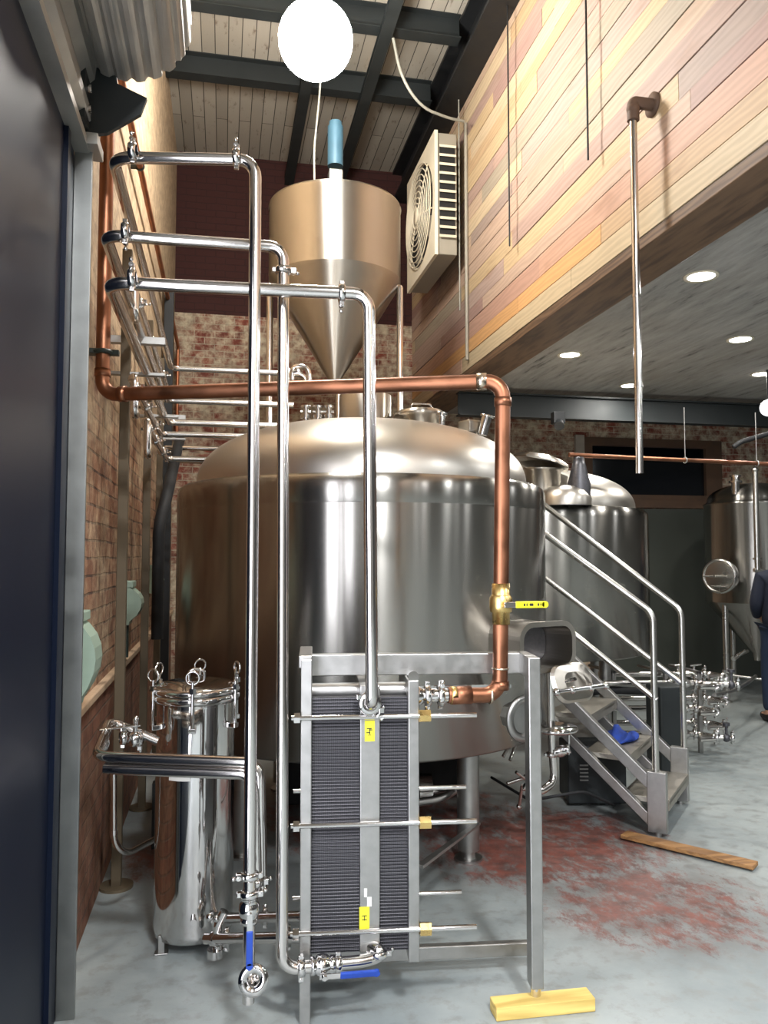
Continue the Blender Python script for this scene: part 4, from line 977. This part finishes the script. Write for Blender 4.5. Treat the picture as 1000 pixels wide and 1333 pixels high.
# blue cloth on the second tread
c = A+wv*(W-.22)+dvv*(.07+.21+.02)+Vector((0, 0, .175+RU+.016)); n = 22; m = MB(); rows = []
R = Matrix((wv, dvv, Vector((0, 0, 1)))).transposed()
for lay in (0, 1):
    pass
rg = []
for i in range(n+1):
    v_ = i/n; row = []
    for j in range(28):
        a = 2*PI*j/28; rr = max(0.0, math.sin(PI*v_))**.5*(1+.16*math.sin(3*a+5*v_)+.1*math.sin(7*a))
        hgt = .018+.020*math.sin(9*v_+2*a)*.5+.01*math.cos(5*a)
        row.append(c+wv*((v_-.5)*.36)+dvv*(rr*math.cos(a)*.10)+Vector((0, 0, max(0.002, hgt*(1+math.sin(a))*rr))))
    rg.append(row)
tag(MB().ring_loft(rg).build('cloth', M['cloth']), 'crumpled blue cloth lying on a tread of the steel steps', 'cloth')
# cabinet beneath the steps
q = LF(1.28, 4.95)
t = thing('equipment_cabinet', 'dark grey vented cabinet under the steel steps', 'cabinet', q)
MB().box(q+Vector((0, 0, .19)), (.35, .25, .34), Matrix.Rotation(-.2, 3, 'Z'), .008).build('body', M['beam'], t)
R = Matrix.Rotation(-.2, 3, 'Z')
for k in range(5): MB().box(q+R @ Vector((-.08, -.127, .16+.022*k)), (.05, .004, .008), R).build('vent_slot', M['sheet'], t)
tag(MB().bx(LF(1.9, 5.5, 0), LF(1.9, 5.5, 0)+Vector((.2, .2, .6)), .01).build('control_box', M['beam']), 'upright dark box behind the handrail posts of the steps', 'box')

# ------------------------------------------------------------------ second tank
c2 = LF(1.28, 6.75); R2 = .93
t = thing('brewing_tank', 'second steel tank with domed top behind the steps', 'tank', c2)
MB().lathe([(0, .72), (R2-.05, .72), (R2, .74), (R2, 1.80), (R2-.003, 1.84), (R2-.03, 1.875), (R2-.10, 1.885)], c2, n=96).build('shell', M['tank'], t)
MB().lathe([(R2-.10, 1.87)]+ellip(R2-.10, 1.89, .34, 20, 2.2), c2, n=96).build('dome', M['dome'], t)
for a in (.4, 1.9, 3.5, 5.1):
    q = c2+Vector((math.cos(a), math.sin(a), 0))*.75; MB().cyl(q, q+Vector((0, 0, .74)), .045).cyl(q, q+Vector((0, 0, .012)), .07).build('leg', M['frame'], t)
q = P(703, 640, 6.1); z_ = P(703, 602, 6.1).z
m = MB(); m.lathe([(.16, 1.95), (.16, z_-.07), (.18, z_-.07), (.18, z_-.055)], (q.x, q.y, 0), n=40).build('manway', M['hopper'], t)
qc = Vector((q.x, q.y, z_)); Rt = Matrix.Rotation(.22, 3, 'Y')
m = MB(); m.lathe([(0, .03), (.17, .02), (.24, -.02), (.245, -.035), (.22, -.03), (0, .0)], qc+Vector((.0, 0, .02)), Rt @ Vector((0, 0, 1)), 8, smooth=False).build('manway_lid', M['hopper'], t)
q = P(754, 630, 5.9); q2 = P(750, 598, 5.9); MB().lathe([(.085, -.14), (.085, .0), (.05, .14), (.035, .2), (0, .2)], (q.x, q.y, q.z), (0, 0, 1), 28).build('vent_pipe', M['gasket'], t)
q = P(735, 645, 5.95); MB().lathe([(.2, -.06), (.2, .0), (.18, .05), (.12, .085), (0, .1)], (q.x, q.y, q.z-.02), (0, 0, 1), 40).build('side_dome', M['dome'], t)
q = PP(840, 686, c2+LF(.86, -.3)-LF(0, 0), LF(0, 1)-LF(0, 0)); MB().box(q, (.03, .06, .10), None, .004).build('bracket', M['black'], t)

# ------------------------------------------------------------------ third tank at the right edge
c3 = P(985, 800, 8.4); c3.z = 0; R3 = .50
t = thing('fermenter', 'conical steel fermenter on legs at the right edge', 'tank', c3)
MB().lathe([(R3, 1.02), (R3, 2.04), (R3+.01, 2.055), (R3-.02, 2.07)]+ellip(R3-.03, 2.08, .2, 12, 2.1), c3, n=80).build('shell', M['tank'], t)
MB().lathe([(R3, 1.02), (R3-.01, 1.0), (.05, .48), (.04, .40)], c3, n=80).build('cone', M['tank'], t)
for a in (-2.9, -1.45, -.1, 1.5):
    q = c3+Vector((math.cos(a), math.sin(a), 0))*(R3-.04); MB().cyl(q, q+Vector((0, 0, 1.1)), .03).cyl(q, q+Vector((0, 0, .012)), .05).build('leg', M['railing'], t)
MB().cyl(c3+Vector((-.45, -.1, .28)), c3+Vector((-.05, -.45, .24)), .015).build('cross_brace', M['railing'], t)
toc = (CP-c3); toc.z = 0; toc.normalize(); ds = (toc+Vector((-.75, 0, 0))).normalized()
q = P(938, 750, 7.97)
mw = MB().lathe([(.15, -.1), (.15, 0), (.175, 0), (.175, .025), (.14, .030), (.06, .036), (0, .038)], q, ds, 40).build('manway', M['railing'], t)
s_ = ds.cross(Vector((0, 0, 1))).normalized()
MB().cyl(q+ds*.05, q+ds*.14, .012).cyl(q+ds*.12-s_*.12, q+ds*.12+s_*.12, .009).torus(q+ds*.03, ds, .16, .012, 32, 8).cyl(q+ds*.1+Vector((0, 0, -.1))-s_*.13, q+ds*.1+Vector((0, 0, -.1))+s_*.05, .008).build('hand_clamp', M['railing'], mw)
q = P(958, 640, 8.2); MB().cyl((q.x, q.y, 2.1), (q.x, q.y, 2.32), .04).cyl((q.x, q.y, 2.26), (q.x, q.y, 2.28), .065).cyl((q.x, q.y, 2.32), (q.x, q.y, 2.34), .055).build('nozzle', M['polish'], t)
q = P(983, 612, 7.75); z1_ = P(983, 742, 7.75).z
MB().cyl((q.x, q.y, z1_), (q.x, q.y, q.z), .026).ball((q.x, q.y, q.z), .032, 14).cyl((q.x, q.y, z1_+.1), (q.x, q.y, z1_+.12), .04).cyl((q.x-.04, q.y, z1_), (q.x+.07, q.y, z1_), .02).build('sight_pipe', M['railing'], t)
q = P(962, 852, 8.0); MB().tube([P(972, 848, 8.3), q, P(955, 858, 7.95)], .025, .02, 12).cyl(P(958, 856, 8), P(970, 847, 7.9), .012).build('outlet_valve', M['polish'], t)

# thin copper line under the low ceiling
a = P(741, 592, 5.9); b = P(1040, 598, 6.6); b.z = a.z
t = thing('copper_tube', 'thin copper tube running level below the low ceiling past the far window', 'pipe', a)
MB().tube([a, b], .0165, 0, 16).build('tube', M['copper'], t)
for px in (892, 985):
    d = (b-a); q = PP(px, 594, a, Vector((-d.y, d.x, 0))); q.z = a.z
    MB().cyl(q, (q.x, q.y, q.z+.42), .004, n=8).torus(q, d, .022, .005, 18, 6).build('hanger', M['frame'], t)
tag(MB().tube([P(955, 582, 6.5), P(965, 575, 6.5), P(1010, 562, 6.5)], .02, .03, 12).build('black_pipe', M['rubber']), 'short black pipe at the right edge above the thin copper tube', 'pipe')
q = P(726, 545, 7.0); tag(MB().bx(q+Vector((-.05, -.04, -.05)), q+Vector((.06, .04, .06)), .01).cyl(q+Vector((0, -.03, -.03)), q+Vector((-.02, -.08, -.08)), .03, .045).build('spot_lamp', M['black']), 'small dark spot lamp fixed under the steel beam', 'lamp')

# ------------------------------------------------------------------ valve manifold on the right
Fm = 5.95
names = ['top row of the floor manifold', 'middle row of the floor manifold', 'bottom row of the floor manifold']
for r_, (py, fx) in enumerate(((889, 0), (922, .1), (955, .2))):
    for j in range(2):
        zz = P(850, py-6*j, Fm).z; p0 = P(772+8*j, py-8*j, Fm+.22*j); p1 = P(912+12*j, py-8*j, Fm+.22*j); p0.z = p1.z = max(.05, zz)
        t = thing('manifold_pipe', ('front' if j == 0 else 'rear')+' steel pipe with valves in the '+names[r_]+' behind the steps', 'pipe', p0, 'valved pipes on the floor manifold')
        e = p1+LF(.06, -.06)-LF(0, 0); 
        MB().tube([p0, p1, e+LF(0, -.10)-LF(0, 0), e+LF(-.14, -.12)-LF(0, 0)], .022, .05, 14).build('tube', M['pipe'], t)
        for f in (.72, .86):
            q = p0+(p1-p0)*f; 
            MB().ball(q, .038, 14).cyl(q, q+Vector((0, 0, .06)), .010, n=10).cyl(q+Vector((-.03, 0, .065)), q+Vector((.05, -.02, .075)), .007, n=8).build('valve_body', M['polish'], t)
        clamp(t, p0+(p1-p0)*.95, (p1-p0), .024, (0, 0, 1), .015); clamp(t, e+LF(0, -.07)-LF(0, 0), LF(0, 1)-LF(0, 0), .024, (0, 0, 1), .015)
for px, py, dx, lb in ((935, 888, 28, 'valved stub reaching right from the manifold, upper one near the fermenter legs'), (930, 957, 26, 'valved stub reaching right from the manifold, lower one over open floor')):
    a = P(px-20, py+2, Fm-.1); b = P(px+dx, py+2, Fm-.15); b.z = a.z
    t = thing('manifold_pipe', lb, 'pipe', a, 'valved pipes on the floor manifold')
    MB().cyl(a, b, .018, n=14).build('tube', M['pipe'], t)
    for f in (.5, .95):
        q = a+(b-a)*f; clamp(t, q, (b-a), .02, (0, 0, 1), .014)
    q = a+(b-a)*.78; MB().ball(q, .03, 14).cyl(q, q+Vector((0, 0, .09)), .010, n=10).cyl(q+Vector((0, 0, .09)), q+Vector((0, 0, .11)), .026, n=12).build('valve_body', M['gasket'], t)
t = thing('pipe_stand', 'low steel frame carrying the manifold pipes behind the steps', 'frame', P(880, 975, Fm))
for px, f_ in ((800, Fm+.1), (868, Fm+.1), (912, Fm+.1)):
    q = P(px, 960, f_); MB().bx((q.x-.015, q.y-.015, 0), (q.x+.015, q.y+.015, .62), .002).bx((q.x-.015, q.y-.015, .6), (q.x+.015, q.y+.4, .62), .002).build('upright', M['frame'], t)
tag(MB().tube([P(930, 905, 6.2), P(955, 900, 6.8), P(975, 888, 7.1), P(984, 880, 7.6)], .016, .2, 12).build('hose', M['frame']), 'grey hose curving up from the manifold toward the right edge', 'hose')
tag(MB().tube([P(730, 905, 6.1), P(790, 898, 6.0), P(850, 900, 6.0)], .03, .1, 12).build('hose', M['rubber']), 'thick black hose lying in the rack behind the steps', 'hose')

# ------------------------------------------------------------------ person at the right edge
def skin_mesh(name, verts, edges, radii, mat, parent, root=0, sub=2):
    me = bpy.data.meshes.new(name); me.from_pydata([Vector(v) for v in verts], edges, []); o = bpy.data.objects.new(name, me); col.objects.link(o)
    md = o.modifiers.new('skin', 'SKIN'); md.use_smooth_shade = True
    for i, r in enumerate(radii):
        sv_ = me.skin_vertices[0].data[i]; sv_.radius = (r, r) if not isinstance(r, tuple) else r
        sv_.use_root = (i == root)
    s = o.modifiers.new('sub', 'SUBSURF'); s.levels = sub; s.render_levels = sub
    me.materials.append(mat); o.parent = parent; WL[o.name] = wloc(parent)
    dg = bpy.context.evaluated_depsgraph_get(); dg.update()
    ev = bpy.data.meshes.new_from_object(o.evaluated_get(dg)); o.modifiers.clear(); o.data = ev
    return o
pc = PZ(1019, 940, 0); pc.z = 0
t = thing('person', 'person in a dark navy jacket and blue jeans standing at the right edge', 'person', pc)
t.rotation_euler.z = -.25; t.scale = (.93, .93, .93)
bv = [(0, 0, .95), (0, 0, 1.12), (0, 0, 1.32), (0, 0, 1.42), (0, 0, 1.50), (0, .0, 1.56), (0, .01, 1.66),
      (.17, 0, 1.40), (.21, .02, 1.13), (.13, .22, 1.02), (.07, .27, 1.05), (-.17, 0, 1.40), (-.22, .02, 1.13), (-.13, .21, 1.00), (-.07, .26, 1.03),
      (.09, 0, .88), (.10, .01, .48), (.10, -.02, .08), (.10, .12, .04), (-.09, 0, .88), (-.11, .03, .48), (-.12, .0, .08), (-.13, .14, .04)]
be = [(0, 1), (1, 2), (2, 3), (3, 4), (4, 5), (5, 6), (3, 7), (7, 8), (8, 9), (9, 10), (3, 11), (11, 12), (12, 13), (13, 14), (0, 15), (15, 16), (16, 17), (17, 18), (0, 19), (19, 20), (20, 21), (21, 22)]
br = [(.15, .11), (.135, .10), (.15, .105), (.10, .08), .05, (.07, .08), (.075, .09), .055, .042, .028, .03, .055, .042, .028, .03, .085, .058, .04, .038, .085, .058, .04, .038]
body = skin_mesh('body', bv, be, br, M['skin'], t)
skin_mesh('jacket', [(0, 0, .80)]+bv[1:5]+[bv[7], bv[8], (.14, .20, 1.03), bv[11], bv[12], (-.14, .19, 1.01)], [(0, 1), (1, 2), (2, 3), (3, 4), (3, 5), (5, 6), (6, 7), (3, 8), (8, 9), (9, 10)],
          [(.19, .155), (.175, .14), (.18, .135), (.12, .10), .06, .075, .062, .048, .075, .062, .048], M['jacket'], t)
skin_mesh('trousers', [(0, 0, .97), bv[15], bv[16], (.10, -.02, .09), bv[19], bv[20], (-.12, 0, .09)], [(0, 1), (1, 2), (2, 3), (0, 4), (4, 5), (5, 6)], [(.16, .125), .10, .072, .062, .10, .072, .062], M['jeans'], t)
for sx, f in ((1, 17), (-1, 21)):
    x, y, _ = bv[f]; m = MB(); m.ball(Vector((x, y+.06, .045))+wloc(t), .05, 16, sq=(.95, 2.6, .9)); m.build('shoe', M['shoe'], t)
m = MB(); m.ball(Vector((0, -.005, 1.675))+wloc(t), .105, 24, sq=(.85, 1.0, 1.05)); m.build('hair', M['hair'], t)
for sx in (1, -1):
    hx_, hy_, hz_ = (bv[10] if sx > 0 else bv[14])
    for k in range(4):
        m = MB(); b0 = Vector((hx_-.0, hy_+.0+.012*(k-1.5), hz_))+wloc(t); m.tube([b0, b0+Vector((0, .01, -.05)), b0+Vector((-.015*sx, .02, -.082+.006*abs(k-1)))], .008, .02, 8); m.build('finger', M['skin'], body)
    b0 = Vector((hx_-.01*sx, hy_+.025, hz_+.01))+wloc(t); MB().tube([b0, b0+Vector((-.01*sx, .03, -.02)), b0+Vector((-.015*sx, .035, -.05))], .009, .02, 8).build('thumb', M['skin'], body)

# ------------------------------------------------------------------ world and view
w = bpy.data.worlds.new('world'); sc.world = w; w.use_nodes = True
w.node_tree.nodes['Background'].inputs[0].default_value = (.5, .55, .65, 1); w.node_tree.nodes['Background'].inputs[1].default_value = .05
sc.view_settings.view_transform = 'Standard'; sc.view_settings.look = 'None'; sc.view_settings.gamma = 1; sc.view_settings.use_curve_mapping = False
sc.view_settings.exposure = 0.0
sc.cycles.use_denoising = True
sc.cycles.max_bounces = 8; sc.cycles.sample_clamp_indirect = 6.0
